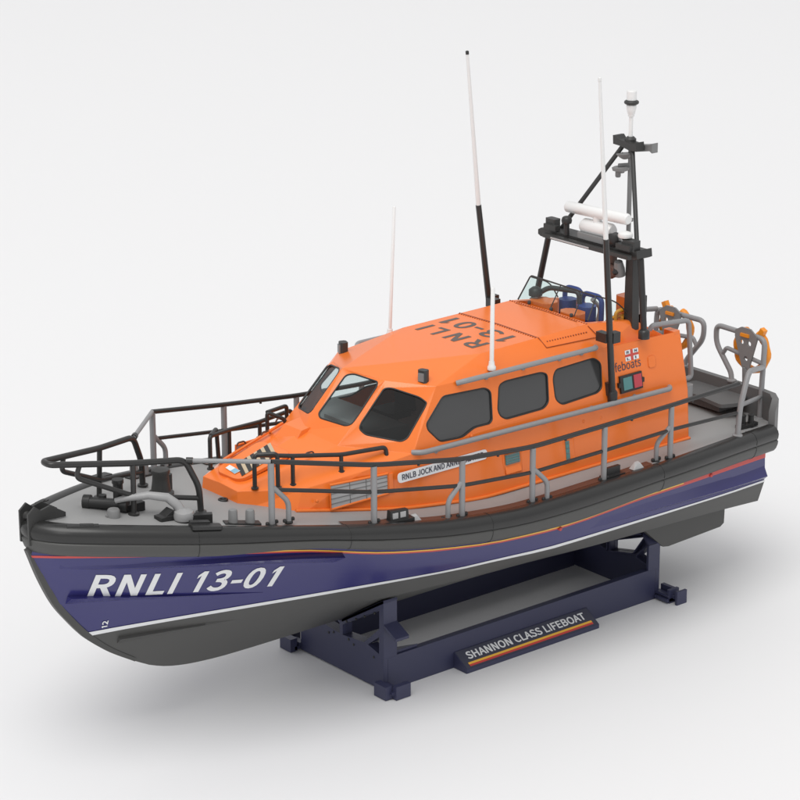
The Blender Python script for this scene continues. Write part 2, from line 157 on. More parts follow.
# ------------------------------------------------------------------ mesh builder
class MB:
    def __init__(s): s.v=[]; s.f=[]; s.m=[]
    def add(s,vs,fs,mi=0):
        o=len(s.v); s.v+= [tuple(map(float,p)) for p in vs]
        for f in fs: s.f.append([o+i for i in f]); s.m.append(mi)
        return s
    def tube(s,pts,r,fillet=.0,n=12,closed=False,mi=0,caps=True,steps=6):
        P=[np.asarray(p,float) for p in pts]
        if fillet and len(P)>2:
            Q=[]; N=len(P); rng=range(N)
            for i in rng:
                if not closed and i in(0,N-1): Q.append(P[i]); continue
                a,b,c=P[i-1],P[i],P[(i+1)%N]; la=np.linalg.norm(a-b); lc=np.linalg.norm(c-b); d=min(fillet,.46*la,.46*lc)
                p0=b+(a-b)/la*d; p2=b+(c-b)/lc*d
                for k in range(steps+1):
                    t=k/steps; Q.append((1-t)**2*p0+2*t*(1-t)*b+t*t*p2)
            P=Q
        K=[P[0]]
        for p in P[1:]:
            if np.linalg.norm(p-K[-1])>1e-5: K.append(p)
        if closed and np.linalg.norm(K[0]-K[-1])<1e-5: K.pop()
        P=K; N=len(P)
        tang=[]
        for i in range(N):
            a=P[i-1] if (i>0 or closed) else P[i]; b=P[(i+1)%N] if (i<N-1 or closed) else P[i]; tang.append(unit(b-a))
        ref=V(0,0,1) if abs(tang[0][2])<.9 else V(1,0,0)
        u=unit(np.cross(tang[0],ref)); vs=[]
        for i in range(N):
            if i: u=unit(u-tang[i]*(u@tang[i]))
            w=np.cross(tang[i],u); rr=r[i] if isinstance(r,(list,tuple)) else r
            for k in range(n):
                a=2*math.pi*k/n; vs.append(P[i]+rr*(math.cos(a)*u+math.sin(a)*w))
        fs=[]
        for i in range(N if closed else N-1):
            for k in range(n):
                j=(i+1)%N; fs.append([i*n+k,i*n+(k+1)%n,j*n+(k+1)%n,j*n+k])
        if caps and not closed: fs.append(list(range(n))[::-1]); fs.append([(N-1)*n+k for k in range(n)])
        return s.add(vs,fs,mi)
    def box(s,c,size,x=(1,0,0),z=(0,0,1),mi=0,ch=0):
        x=unit(x); z=np.asarray(z,float); z=unit(z-x*(z@x)); y=np.cross(z,x); c=np.asarray(c,float); a,b,d=np.array(size)/2.
        poly=[(-a,-b),(a,-b),(a,b),(-a,b)]
        if ch: poly=[(-a+ch,-b),(a-ch,-b),(a,-b+ch),(a,b-ch),(a-ch,b),(-a+ch,b),(-a,b-ch),(-a,-b+ch)]
        return s.ext([c+p[0]*x+p[1]*y-d*z for p in poly],2*d*z,mi)
    def ext(s,poly,vec,mi=0):
        n=len(poly); P=[np.asarray(p,float) for p in poly]; Q=[p+np.asarray(vec,float) for p in P]
        nr=sum((np.cross(P[i]-P[0],P[(i+1)%n]-P[0]) for i in range(1,n-1)),V(0,0,0))
        if nr@np.asarray(vec,float)<0: P=P[::-1]; Q=Q[::-1]
        return s.add(P+Q,[list(range(n))[::-1],list(range(n,2*n))]+[[i,(i+1)%n,n+(i+1)%n,n+i] for i in range(n)],mi)
    def hexa(s,a,b,mi=0):               # two quads a (bottom) b (top)
        return s.add(list(a)+list(b),[[3,2,1,0],[4,5,6,7],[0,1,5,4],[1,2,6,5],[2,3,7,6],[3,0,4,7]],mi)
    def lathe(s,base,axis,prof,n=20,mi=0):  # prof: (r,h)
        ax=unit(axis); ref=V(0,0,1) if abs(ax[2])<.9 else V(1,0,0); u=unit(np.cross(ax,ref)); w=np.cross(ax,u); vs=[]; base=np.asarray(base,float)
        for r,h in prof:
            for k in range(n):
                a=2*math.pi*k/n; vs.append(base+ax*h+max(r,1e-4)*(math.cos(a)*u+math.sin(a)*w))
        m=len(prof); fs=[[i*n+k,i*n+(k+1)%n,(i+1)*n+(k+1)%n,(i+1)*n+k] for i in range(m-1) for k in range(n)]
        fs.append(list(range(n))[::-1]); fs.append([(m-1)*n+k for k in range(n)])
        return s.add(vs,fs,mi)
    def strip(s,A,B,mi=0):
        n=len(A); return s.add(list(A)+list(B),[[i,i+1,n+i+1,n+i] for i in range(n-1)],mi)
    def poly(s,outer,holes=(),mi=0):
        loops=[[Vector(p) for p in outer]]+[[Vector(p) for p in h] for h in holes]
        allv=[p for l in loops for p in l]; tr=tessellate_polygon(loops)
        return s.add(allv,[list(t) for t in tr],mi)
    def mirror(s):
        o=MB(); o.v=[mir(p) for p in s.v]; o.f=[f[::-1] for f in s.f]; o.m=list(s.m); return o
    def join(s,o):
        k=len(s.v); s.v+=o.v; s.f+=[[i+k for i in f] for f in o.f]; s.m+=o.m; return s
    def pieces(s):
        par=list(range(len(s.v)))
        def fd(a):
            while par[a]!=a: par[a]=par[par[a]]; a=par[a]
            return a
        key={}
        for i,p in enumerate(s.v):
            k=tuple(round(c,4) for c in p)
            if k in key: par[fd(i)]=fd(key[k])
            else: key[k]=i
        for f in s.f:
            for i in f[1:]: par[fd(i)]=fd(f[0])
        out={}
        for f,m in zip(s.f,s.m):
            o=out.setdefault(fd(f[0]),(MB(),{})); mb,ix=o; g=[]
            for i in f:
                if i not in ix: ix[i]=len(mb.v); mb.v.append(s.v[i])
                g.append(ix[i])
            mb.f.append(g); mb.m.append(m)
        return [o[0] for o in out.values()]
    def build_each(s,name,*a,**k): return [p.build(name,*a,**k) for p in s.pieces()]
    def build(s,name,mats,parent=None,smooth=38,weld=False,recalc=True,label=None):
        me=bpy.data.meshes.new(name); o=parent
        off=OFFS.get(top(parent).name,(0,0,0)) if parent else (0,0,0)
        me.from_pydata([tuple(np.subtract(W3(p),off)) for p in s.v],[],s.f)
        for m in (mats if isinstance(mats,(list,tuple)) else [mats]): me.materials.append(m)
        me.polygons.foreach_set('material_index',s.m)
        bm=bmesh.new(); bm.from_mesh(me)
        if weld: bmesh.ops.remove_doubles(bm,verts=bm.verts,dist=.0008*S)
        if recalc: bmesh.ops.recalc_face_normals(bm,faces=bm.faces)
        bm.to_mesh(me); bm.free()
        if smooth: me.shade_smooth(); me.set_sharp_from_angle(angle=math.radians(smooth))
        ob=bpy.data.objects.new(name,me); col.objects.link(ob)
        if parent: ob.parent=parent
        if label: ob['label']=label
        return ob
OFFS={}
def top(o):
    while o.parent: o=o.parent
    return o
def thing(name,label,cat,base):
    o=bpy.data.objects.new(name,None); o.empty_display_size=.05; col.objects.link(o); o.location=W3(base)
    o['label']=label; o['category']=cat; OFFS[o.name]=W3(base); return o
def ray_free(f): return f
def fillet_poly(pts,r,steps=5):
    P=[np.asarray(p,float) for p in pts]; N=len(P); Q=[]
    for i in range(N):
        a,b,c=P[i-1],P[i],P[(i+1)%N]; la=np.linalg.norm(a-b); lc=np.linalg.norm(c-b); d=min(r,.45*la,.45*lc)
        p0=b+(a-b)/la*d; p2=b+(c-b)/lc*d
        for k in range(steps+1):
            t=k/steps; Q.append((1-t)**2*p0+2*t*(1-t)*b+t*t*p2)
    return Q
def newell(P):
    P=[np.asarray(p,float) for p in P]; n=V(0,0,0)
    for i in range(len(P)): n+=np.cross(P[i],P[(i+1)%len(P)])
    return unit(n)
def grow(P,d):                          # offset a closed 3-D polygon inside its own plane (d>0 grows)
    P=[np.asarray(p,float) for p in P]; n=newell(P); out=[]
    for i in range(len(P)):
        a,b,c=P[i-1],P[i],P[(i+1)%len(P)]; e1=unit(b-a); e2=unit(c-b); n1=np.cross(e1,n); n2=np.cross(e2,n); m=unit(n1+n2)
        out.append(b+m*d/max(.35,m@n1))
    return out
# ------------------------------------------------------------------ lettering
def letters(text,shear=0.,spacing=1.0,**k):
    """flat letters from the outlines in GLYPHS; returns uv in the box, faces, size"""
    vs=[];fs=[];x=0
    for ch in text:
        if ch==' ': x+=.085*spacing; continue
        adv,loops=GLYPHS[ch]
        L=[[Vector((px+py*shear+x,py,0)) for px,py in lp] for lp in loops]
        if ch in 'il':
            for lp in L:
                o=len(vs); tr=tessellate_polygon([lp]); vs+=[tuple(p) for p in lp]; fs+=[[o+i for i in t] for t in tr]
        else:
            o=len(vs); tr=tessellate_polygon(L); vs+=[tuple(p) for l in L for p in l]; fs+=[[o+i for i in t] for t in tr]
        x+=adv*spacing
    P=np.array(vs)
    for f in fs:
        a_,b_,c_=P[f[0]],P[f[1]],P[f[2]]
        if (b_[0]-a_[0])*(c_[1]-a_[1])-(b_[1]-a_[1])*(c_[0]-a_[0])<0: f.reverse()
    lo=P[:,:2].min(0); hi=P[:,:2].max(0)
    return (P[:,:2]-lo)/(hi-lo),fs,(hi-lo)
def text_quad(text,bl,br,tl,tr,mt,name,parent,lift=.006,zf=None,**k):
    """letters fitted between the four corners (bilinear), raised a hair off the surface"""
    uv,fs,_=letters(text,**k); bl,br,tl,tr=[np.asarray(p,float) for p in (bl,br,tl,tr)]
    n=unit(np.cross(br-bl,tl-bl)); vs=[]
    for u,v in uv: vs.append((bl*(1-u)+br*u)*(1-v)+(tl*(1-u)+tr*u)*v+n*lift)
    if zf: vs=[V(p[0],p[1],zf(p[0],p[1])+lift) for p in vs]
    return MB().add(vs,fs).build(name,mt,parent,smooth=0,recalc=False)
# ================================================================== LIFEBOAT
boat=thing('lifeboat','orange and navy model lifeboat with black fender and tall mast, resting on a cradle','model boat',(0,0,-2.11))
# ---- hull shell
hb=MB(); n,m,_=HG.shape
wrow=3*ORDER.index('W')
for sgn in (1,-1):
    vs=HG.reshape(-1,3)*V(1,sgn,1)
    fa=[];fbm=[]
    for i in range(n-1):
        for j in range(m-1):
            q=[i*m+j,(i+1)*m+j,(i+1)*m+j+1,i*m+j+1]
            (fa if j<wrow else fbm).append(q if sgn<0 else q[::-1])
    o=len(hb.v); hb.v+=[tuple(p) for p in vs]
    for f in fa: hb.f.append([o+i for i in f]); hb.m.append(0)
    for f in fbm: hb.f.append([o+i for i in f]); hb.m.append(1)
hb.strip([HG[i,0] for i in range(n)],[HG[i,0]+V(0,0,.13) for i in range(n)],0); hb.strip([HG[i,0]*V(1,-1,1) for i in range(n)],[HG[i,0]*V(1,-1,1)+V(0,0,.13) for i in range(n)],0)
# transom and keel/stem closing strips
L=[HG[0,j] for j in range(m)]
ring=L+[p*V(1,-1,1) for p in L[::-1]]
hb.add(ring,[list(range(len(ring)))],0)
hb.strip([HG[i,-1] for i in range(n)],[HG[i,-1]*V(1,-1,1) for i in range(n)],1)
hb.strip([HG[-1,j] for j in range(m)],[HG[-1,j]*V(1,-1,1) for j in range(m)],1)
hull=hb.build('hull',[BLUE,BOTTOM],boat,smooth=22,weld=True)
def out_n(i,j):
    a=HG[min(i+1,n-1),j]-HG[max(i-1,0),j]; b=HG[i,min(j+1,m-1)]-HG[i,max(j-1,0)]
    k=np.cross(b,a); k=unit(k) if np.linalg.norm(k)>1e-9 else V(0,1,0)
    return k if k[1]>0 else -k
def girth(i,j,d,up):                    # point d metres from grid node j toward j-1 (up) or j+1
    a=HG[i,j]; b=HG[i,j-1] if up else HG[i,j+1]; l=np.linalg.norm(b-a); return a+(b-a)*min(d/l,1)
def stripe(name,mt,j,d0,d1,up,x0=-99,x1=99,lift=.006,taper=None):
    b=MB()
    A=[];B=[]
    for i in range(n):
        x=HG[i,j][0]
        if x<x0 or x>x1: continue
        k=taper(x) if taper else 1
        nn=out_n(i,j-1 if up else j+1)
        A.append(girth(i,j,d0*k,up)+nn*lift); B.append(girth(i,j,d1*k,up)+nn*lift)
    b.strip(A,B); b.build(name,mt,hull,smooth=60); b.mirror().build(name,mt,hull,smooth=60)
stripe('waterline_stripe',WPAINT,wrow,-0.0,.085,True,taper=lambda x:1 if x>-1 else max(.42,1+.16*(x+1)),lift=.008)
stripe('red_stripe',RED,0,.034,.078,False,lift=.007,taper=lambda x:1-.42*min(1,max(0,(x-4.5)/1.0)))
stripe('yellow_stripe',YEL,0,.0,.036,False,x0=-4.2,x1=5.2,lift=.009)
stripe('red_stripe',RED,0,.0,.030,False,x0=5.1,lift=.008); stripe('red_stripe',RED,0,.0,.036,False,x1=-3.4,lift=.008)
# stem band
sp=[(7.74,0,.55),(7.56,0,.06),(7.33,0,-.42),(7.10,0,-.74),(6.83,0,-1.06),(6.46,0,-1.40),(5.98,0,-1.73)]
tt=np.linspace(0,6,40); sx=[pchip(range(7),[p[0] for p in sp],t) for t in tt]; sz=[pchip(range(7),[p[2] for p in sp],t) for t in tt]
sb=MB(); prof=[]
for i in range(40):
    a=V(sx[min(i+1,39)],0,sz[min(i+1,39)])-V(sx[max(i-1,0)],0,sz[max(i-1,0)]); a=unit(a); nrm=V(-a[2],0,a[0]);
    if nrm[0]<0: nrm=-nrm
    c=V(sx[i],0,sz[i]); w=.055; kf=1-max(0,(i-26)/13.)
    prof.append([c+V(0,w,0)-nrm*.065,c+V(0,.05,0)+nrm*(.035*kf-.012*(1-kf)),c+V(0,-.05,0)+nrm*(.035*kf-.012*(1-kf)),c+V(0,-w,0)-nrm*.065])
for k in range(3): sb.strip([p[k] for p in prof],[p[k+1] for p in prof])
sb.add(prof[0],[[0,1,2,3]]); sb.build('stem_band',BAND,hull,smooth=50,weld=True)
# spray knuckles: wedges that stand out of the topside
def wedge(name,A,B,C,out,mt=BLUE):
    b=MB(); A=[np.asarray(p,float) for p in A]; C=[np.asarray(p,float) for p in C]; D=[]
    for i,p in enumerate(B):
        nrm=V(.0,1,.0); D.append(np.asarray(p,float)+nrm*out[i])
    A=[p-V(0,.012,0) for p in A]; C=[p-V(0,.012,0) for p in C]
    b.strip(A,D); b.strip(D,C); b.add([A[-1],D[-1],C[-1]],[[0,1,2]]); b.add([A[0],D[0],C[0]],[[0,1,2]])
    b.build(name,mt,hull,smooth=25,weld=True); b.mirror().build(name,mt,hull,smooth=25,weld=True)
def hy(x,z):                            # hull half breadth at x,z
    for k in range(12):
        h,_=ray_hull(V(x-.011*k,6,z-.003*k),V(0,-1,0))
        if h is not None: return h[1]
    return .03
def hp(x,z): return V(x,hy(x,z),z)
xs=[7.38,6.9,6.2,5.4,4.7,4.0,3.45,3.25]; zt=[.245,.21,.16,.10,.035,-.045,-.125,-.155]; zl=[.235,.17,.10,.0,-.09,-.19,-.285,-.32]
wedge('spray_knuckle',[hp(x,z+.07) for x,z in zip(xs,zt)],[hp(x,z) for x,z in zip(xs,zt)],[hp(x,z) for x,z in zip(xs,zl)],[.012,.035,.06,.085,.105,.125,.135,.135])
xs=[7.19,6.8,6.0,5.1,4.2]; zt=[-.30,-.33,-.45,-.60,-.745]; zl=[-.45,-.46,-.53,-.64,-.75]
wedge('spray_knuckle',[hp(x,z+.012) for x,z in zip(xs,zt)],[hp(x,z) for x,z in zip(xs,zt)],[hp(x,z) for x,z in zip(xs,zl)],[.12,.10,.065,.032,.004])
xs=[-1.85,-2.6,-3.4,-4.2,-5.05,-6.30]; zt=[-.885,-.88,-.875,-.90,-.94,-1.0]; zl=[-.89,-.925,-.945,-.985,-1.035,-1.10]
wedge('spray_knuckle',[hp(x,z+.20) for x,z in zip(xs,zt)],[hp(x,z) for x,z in zip(xs,zt)],[hp(x,z) for x,z in zip(xs,zl)],[.002,.035,.06,.075,.085,.09])
xs=[6.30,6.0,5.5,4.9,4.4]; zt=[-1.225,-1.235,-1.25,-1.28,-1.30]; zl=[-1.33,-1.33,-1.33,-1.335,-1.31]
wedge('bottom_spray_rail',[hp(x,z+.03) for x,z in zip(xs,zt)],[hp(x,z) for x,z in zip(xs,zt)],[hp(x,z) for x,z in zip(xs,zl)],[.07,.07,.055,.035,.0],BOTTOM)
# side skegs
for sg in (1,-1):
    b=MB(); y=1.06
    pl=[(-4.0,-1.70),(-4.46,-2.10),(-4.60,-2.125),(-5.92,-2.075),(-6.01,-2.02),(-6.02,-1.70)]
    b.ext([(x,sg*(y-.05),z) for x,z in pl],(0,sg*.10,0)); b.build('skeg',BOTTOM,hull,smooth=30)
# waterjet outlets on the transom
for sg in (1,-1):
    b=MB(); b.lathe((-6.30,sg*.8,-1.45),(-1,0,0),[(.30,0),(.30,.20),(.24,.30),(.20,.42),(.17,.42),(.17,.25),(.0,.22)],n=24); b.build('waterjet',DGREY,hull)
# hull number on both bows
def hull_text(sg):
    uv,fs,_=letters('RNLI 13-01',shear=.08,spacing=1.10)
    xbl,xbr=6.93,4.05; vs=[]
    for u,v in uv:
        zb=-.325+(-.64+.325)*u; zt=.10+(-.215-.10)*u
        s=u if sg>0 else 1-u
        zb=-.325+(-.64+.325)*s; zt=.10+(-.215-.10)*s
        x=6.93+(4.07-6.93)*s; z=zb+(zt-zb)*v
        h,nn=ray_hull(V(x,6,z),V(0,-1,0)); p=h+nn*.007 if nn[1]>0 else h-nn*.007
        vs.append(p*V(1,sg,1))
    return MB().add(vs,fs).build('hull_lettering',WPAINT,hull,smooth=0,recalc=False)
for sg in (1,-1): hull_text(sg)
# small draught mark by the stem
uv,fs,_=letters('12',bold=.02)
MB().add([hp(6.52+.085*v,-.97+.13*u)+V(0,.012,0) for u,v in uv],fs).build('draught_mark',WPAINT,hull,smooth=0,recalc=False)
# ---- deck
dk=LN['deck']; xd=np.r_[np.linspace(-6.62,-6.2,3),np.linspace(-5.9,6.5,40),np.linspace(6.6,7.56,14)]
def zdeck(x,y=0):
    x=min(max(x,-6.42),7.56); p=dk.at(x); c=1-(min(abs(y),p[1])/max(p[1],.05))**2; return p[2]+.035*c*min(1,p[1])
db=MB(); rows=[]
for x in xd:
    e=dk.at(min(max(x,-6.42),7.56)); e[0]=x
    if x<-6.42: e[1]=1.6
    rows.append([V(x,e[1]*t,zdeck(x,e[1]*t)) for t in np.linspace(-1,1,13)])
for a,b_ in zip(rows,rows[1:]): db.strip(a,b_)
deck=db.build('deck',DECK,boat,smooth=30,weld=True)
# ---- fender: black tube over a grey band, swept right round the bow
pts=[dk.at(x) for x in np.r_[-6.36,np.linspace(-6.2,6.4,50),np.linspace(6.5,7.36,14),7.44,7.50,7.54,7.56]]
full=pts+[p*V(1,-1,1) for p in pts[::-1]]
# outward normals in plan
TUBE=[(-.06,-.02),(-.03,.02),(.03,.04),(.10,.038),(.165,.01),(.21,-.04),(.228,-.10),(.220,-.165),(.205,-.195),(.0,-.2),(-.06,-.1)]
BND=[(.0,-.195),(.200,-.200),(.220,-.220),(.214,-.27),(.185,-.345),(.14,-.40),(.075,-.432),(.015,-.44),(-.24,-.44),(-.24,-.2)]
def sweep(profile,name,mt,parent):
    b=MB(); rings=[]
    for i,p in enumerate(full):
        a=full[min(i+1,len(full)-1)]-full[max(i-1,0)]; a[2]=0; a=unit(a); nrm=V(-a[1],a[0],0)
        if nrm@V(p[0]-0,p[1]*3,0)<0 : nrm=-nrm
        x=min(max(p[0],-6.3),7.7); tq=LN['T'].at(min(x,7.70)); hs=(p[2]-tq[2]-.42*min(1,max(0,(5.2-x)/1.5))*max(0,min(.3,abs(p[1])-tq[1])))/(.47-.035*min(1,max(0,(x-4.2)/1.2)))
        rings.append([p+nrm*o+V(0,0,h*(hs if h<0 else 1)) for o,h in profile])
    k=len(profile)
    for r0,r1 in zip(rings,rings[1:]): b.strip(r0+[r0[0]],r1+[r1[0]])
    b.add(rings[0],[list(range(k))]); b.add(rings[-1],[list(range(k))])
    return b.build(name,mt,parent,smooth=40,weld=True),rings
fender,RT=sweep(TUBE,'fender',FEND,boat)
fband,RB=sweep(BND,'fender_band',BAND,fender)
# butt joints in the fender
jb=MB()
for xj in (5.55,3.28,.72,-3.05,-5.6):
    i=min(range(len(pts)),key=lambda q:abs(pts[q][0]-xj))
    for R,K in ((RT,range(1,8)),(RB,range(1,7))):
        for j in (i,len(full)-1-i):
            ringp=[R[j][k] for k in K]; c=np.mean(R[j],axis=0)
            jb.tube([p+unit(p-c)*.001 for p in ringp],.006,n=5)
jb.build_each('fender_joint',BLACK,fender,smooth=60)
# ---- bow roller fitting
bb=MB()
for sg in (1,-1):
    y0=.10*sg
    bb.ext([(7.98,y0,.62),(7.98,y0,1.10),(7.86,y0,1.20),(7.76,y0,1.12),(7.60,y0,1.16),(7.34,y0,1.0),(7.34,y0,.93),(7.72,y0,.95),(7.86,y0,.60)],(0,.035*sg,0))
bb.lathe((7.86,-.10,1.0),(0,1,0),[(.07,0),(.05,.05),(.05,.15),(.07,.2)],n=14)
bb.box((7.9,0,.72),(.12,.20,.22)); bb.box((7.88,0,.55),(.10,.12,.16))
bb.v=[(p[0]-.20,p[1],p[2]+.03) for p in bb.v]
bb.build('bow_roller',DGREY,boat,smooth=30)
for sg in (1,-1):
    b=MB(); p0=V(7.36,.50*sg,.955); p1=V(6.95,.72*sg,.925)
    b.box((p0+p1)/2,(np.linalg.norm(p1-p0),.10,.05),x=p1-p0); b.box(lerp(p0,p1,.62),(.2,.07,.075),x=p1-p0); b.build('mooring_strip',BLACK,deck,smooth=30)
# ---- transom bulwark with rounded quarters
tb=MB(); path=[V(-6.40,1.86,0),V(-6.55,1.80,0),V(-6.66,1.62,0),V(-6.70,1.3,0),V(-6.70,0,0)]
path=path+[p*V(1,-1,1) for p in path[-2::-1]]
def wall(b,path,z0,z1,t):
    inn=[];N=len(path)
    for i in range(N):
        a=unit(path[min(i+1,N-1)]-path[max(i-1,0)]); inn.append(path[i]+V(-a[1],a[0],0)*t)
    if inn[N//2][0]<path[N//2][0]: inn=[2*p-q for p,q in zip(path,inn)]
    up=lambda P,z:[V(p[0],p[1],z[i] if isinstance(z,list) else z) for i,p in enumerate(P)]
    b.strip(up(path,z0),up(path,z1)); b.strip(up(path,z1),up(inn,z1)); b.strip(up(inn,z1),up(inn,z0)); b.strip(up(inn,z0),up(path,z0))
    for e in (0,N-1): b.add([up(path,z0)[e],up(path,z1)[e],up(inn,z1)[e],up(inn,z0)[e]],[[0,1,2,3]])
zt_=[.18,.38,.42,.42,.42,.42,.42,.38,.18]
wall(tb,path,-.34,zt_,.12); tb.build('transom_bulwark',BULW,boat,smooth=40,weld=True)

# black clips over the fender at the bow, small drains under it
for sg in (1,-1):
    b=MB(); e=dk.at(5.52); s=V(1,sg,1); tx=unit(V(-1,.33,-.12)*s)
    b.box((e+V(.02,.10,.045))*s,(.46,.17,.05),x=tx,ch=.02); b.box((e+V(.06,-.02,.06))*s,(.30,.10,.10),x=tx); b.build('fender_clip',BLACK,fender,smooth=30)
    for xd_ in (-1.05,-4.72):
        p=LN['T'].at(xd_)+V(0,.0,-.05); b=MB(); b.lathe(p*s,(0,sg,0),[(.035,-.02),(.035,.02),(.022,.03)],n=10); b.build('drain',RED,hull)
# ================================================================== CABIN
def cv(k,sg=1): p=CV[k]; return V(p[0],p[1]*sg,p[2])
WIN=dict(
W1=[(1.578,0.742,1.966),(1.486,0.804,1.971),(1.171,1.141,1.832),(1.114,1.244,1.754),(1.146,1.259,1.706),(1.566,1.306,1.264),(1.666,1.267,1.222),(2.082,0.883,1.328),(2.126,0.781,1.416),(2.063,0.761,1.5)],
W2=[(0.83,1.289,1.815),(-0.061,1.296,1.777),(-0.178,1.311,1.698),(-0.139,1.398,1.238),(-0.077,1.407,1.189),(0.243,1.406,1.194),(0.524,1.426,1.091),(0.992,1.421,1.116),(1.214,1.377,1.352),(1.229,1.358,1.453)],
W3=[(-0.355,1.299,1.761),(-0.496,1.291,1.802),(-1.285,1.292,1.795),(-1.421,1.303,1.74),(-1.38,1.39,1.276),(-1.256,1.405,1.197),(-0.423,1.407,1.189),(-0.305,1.392,1.269),(-0.268,1.372,1.374)],
W4=[(-1.524,1.319,1.651),(-1.604,1.295,1.777),(-2.485,1.29,1.808),(-2.63,1.311,1.696),(-2.59,1.389,1.28),(-2.479,1.401,1.218),(-1.661,1.408,1.179),(-1.53,1.387,1.291)],
F=[(2.385,.08,1.55),(2.41,.15,1.49),(2.25,.62,1.44),(2.17,.685,1.48),(1.64,.655,1.995),(1.59,.60,2.045),(1.74,.18,2.107),(1.83,.085,2.08)])
def fit_plane(P):
    A=np.array(P,float); c=A.mean(0); _,_,vt=np.linalg.svd(A-c); return c,vt[2]
FACET=dict(W1=['w0','k3','u0','w1'],W2=['k3','k4','u2','u0'],W3=['k3','k4','u2','u0'],W4=['k3','k4','u2','u0'],F=['c0','w0','w1','wc'])
HOLE={}
for k,P in WIN.items():
    P=[np.asarray(p,float) for p in P]
    HOLE[k]=fillet_poly(P,.075,4)
cb=MB()
for sg in (1,-1):
    q=lambda *ks:[cv(k,sg) for k in ks]
    Hm=lambda k:[p*V(1,sg,1) for p in HOLE[k]]
    for f in (('b0','k0','k1','b1'),('b1','k1','k2','b2'),('b2','k2','k3','b3'),('b3','k3','k4','b4'),
              ('k0','k1','w0'),('k1','k2','w0'),('k2','k3','w0'),('t0','k0','w0','c0'),
              ('wc','w1','r0','rc'),('w1','u0','r0'),('u0','u1','r1','r0'),('u1','u2','r3','r2','r1'),('rc','r0','r1','rc1')):
        cb.poly(q(*f))
    cb.poly(q('c0','w0','w1','wc'),[Hm('F')]); cb.poly(q('w0','k3','u0','w1'),[Hm('W1')])
    cb.poly(q('k3','k4','u2','u0'),[Hm('W2'),Hm('W3'),Hm('W4')])
    # inner face of the cockpit coaming, aft end plates
    t=.10
    i1,i2,i3=[cv(k,sg)-V(0,t*sg,0) for k in ('r1','r2','r3')]
    cb.poly([cv('r1',sg),cv('r2',sg),i2,i1]); cb.poly([cv('r2',sg),cv('r3',sg),i3,i2])
    f1,f2,f3=[V(p[0],p[1],1.35) for p in (i1,i2,i3)]
    cb.poly([i1,i2,f2,f1]); cb.poly([i2,i3,f3,f2])
    cb.poly([cv('u2',sg),cv('r3',sg),i3,f3,V(-4.55,.86*sg,.9),cv('k4',sg)])
    cb.poly([cv('k4',sg),cv('b4',sg),V(-4.58,0,-.08),V(-4.55,0,.9),V(-4.55,.86*sg,.9)])
cb.poly([cv('b0'),cv('k0'),cv('t0'),cv('k0',-1),cv('b0',-1)])
cb.poly([V(-4.55,.86,.9),V(-4.45,.86,1.35),V(-4.45,-.86,1.35),V(-4.55,-.86,.9)])
cb.poly([V(-4.45,.86,1.35),V(-2.67,.86,1.35),V(-2.67,-.86,1.35),V(-4.45,-.86,1.35)])
cb.poly([V(-2.67,.86,1.35),V(-2.67,.86,2.29),V(-2.67,-.86,2.29),V(-2.67,-.86,1.35)])
cabin=cb.build('cabin',ORANGE,boat,smooth=12,weld=True)
# toe moulding round the cabin foot
for sg in (1,-1):
    b=MB(); P=[cv(k,sg) for k in ('b1','b2','b3','b4')]
    P=[V(p[0],p[1]+.012*sg,zdeck(p[0],p[1])+.015) for p in P]; b.tube(P,.03,fillet=.3,n=8); b.build('toe_moulding',ORANGE,cabin)
# raised cabin-aft end lips, bow step and hatches
for sg in (1,-1):
    b=MB(); b.box((-4.45,1.16*sg,1.85),(.16,.26,.10),ch=.02); b.build('coaming_lip',ORANGE,cabin)
b=MB(); b.hexa([V(3.05,-.42,.98),V(3.05,.12,.98),V(1.95,.12,1.02),V(1.95,-.42,1.02)],[V(2.72,-.38,1.33),V(2.72,.08,1.33),V(2.25,.08,1.40),V(2.25,-.38,1.40)])
b.build('screen_step',ORANGE,cabin,smooth=20)
def top_z(x,y):                         # height of the sloping trunk top
    c=lerp(CV['t0'],CV['c0'],(4.26-x)/(4.26-2.62)); return c[2]-.075*abs(y)*((4.26-x)/1.64)
tn=unit(np.cross(V(CV['c0'])-V(CV['t0']) if False else np.subtract(CV['c0'],CV['t0']),(0,1,0)));
tn=tn if tn[2]>0 else -tn
def tp(x,y,l=0): return V(x,y,top_z(x,y))+tn*l
hatch=fillet_poly([tp(4.10,-.36),tp(4.10,.30),tp(3.15,.42),tp(3.15,-.42)],.18)
b=MB(); b.ext([p-tn*.02 for p in hatch],tn*.055); fh=b.build('fore_hatch',ORANGE,cabin,smooth=30)
hz=MB()
for k in range(5):
    x0=4.0-k*.135; hz.poly([tp(x0,.24,.042),tp(x0-.072,.24,.042),tp(x0-.25,-.16,.042),tp(x0-.178,-.16,.042)])
hz.build_each('hazard_stripe',BLACK,fh,smooth=0)
hz=MB()
for k in range(5):
    x0=3.926-k*.135; hz.poly([tp(x0,.24,.041),tp(x0-.060,.24,.041),tp(x0-.238,-.16,.041),tp(x0-.178,-.16,.041)])
hz.build_each('hazard_stripe',CREAM,fh,smooth=0)
hz=MB(); hz.poly([tp(4.02,.08,.045),tp(3.98,-.22,.045),tp(3.89,-.23,.045),tp(3.92,.09,.045)]); hz.build('sticker',WPAINT,fh,smooth=0)
hz=MB(); hz.poly([tp(4.015,.07,.048),tp(4.0,-.06,.048),tp(3.91,-.05,.048),tp(3.925,.075,.048)]); hz.build('sticker',SKYB,fh,smooth=0)
b=MB()
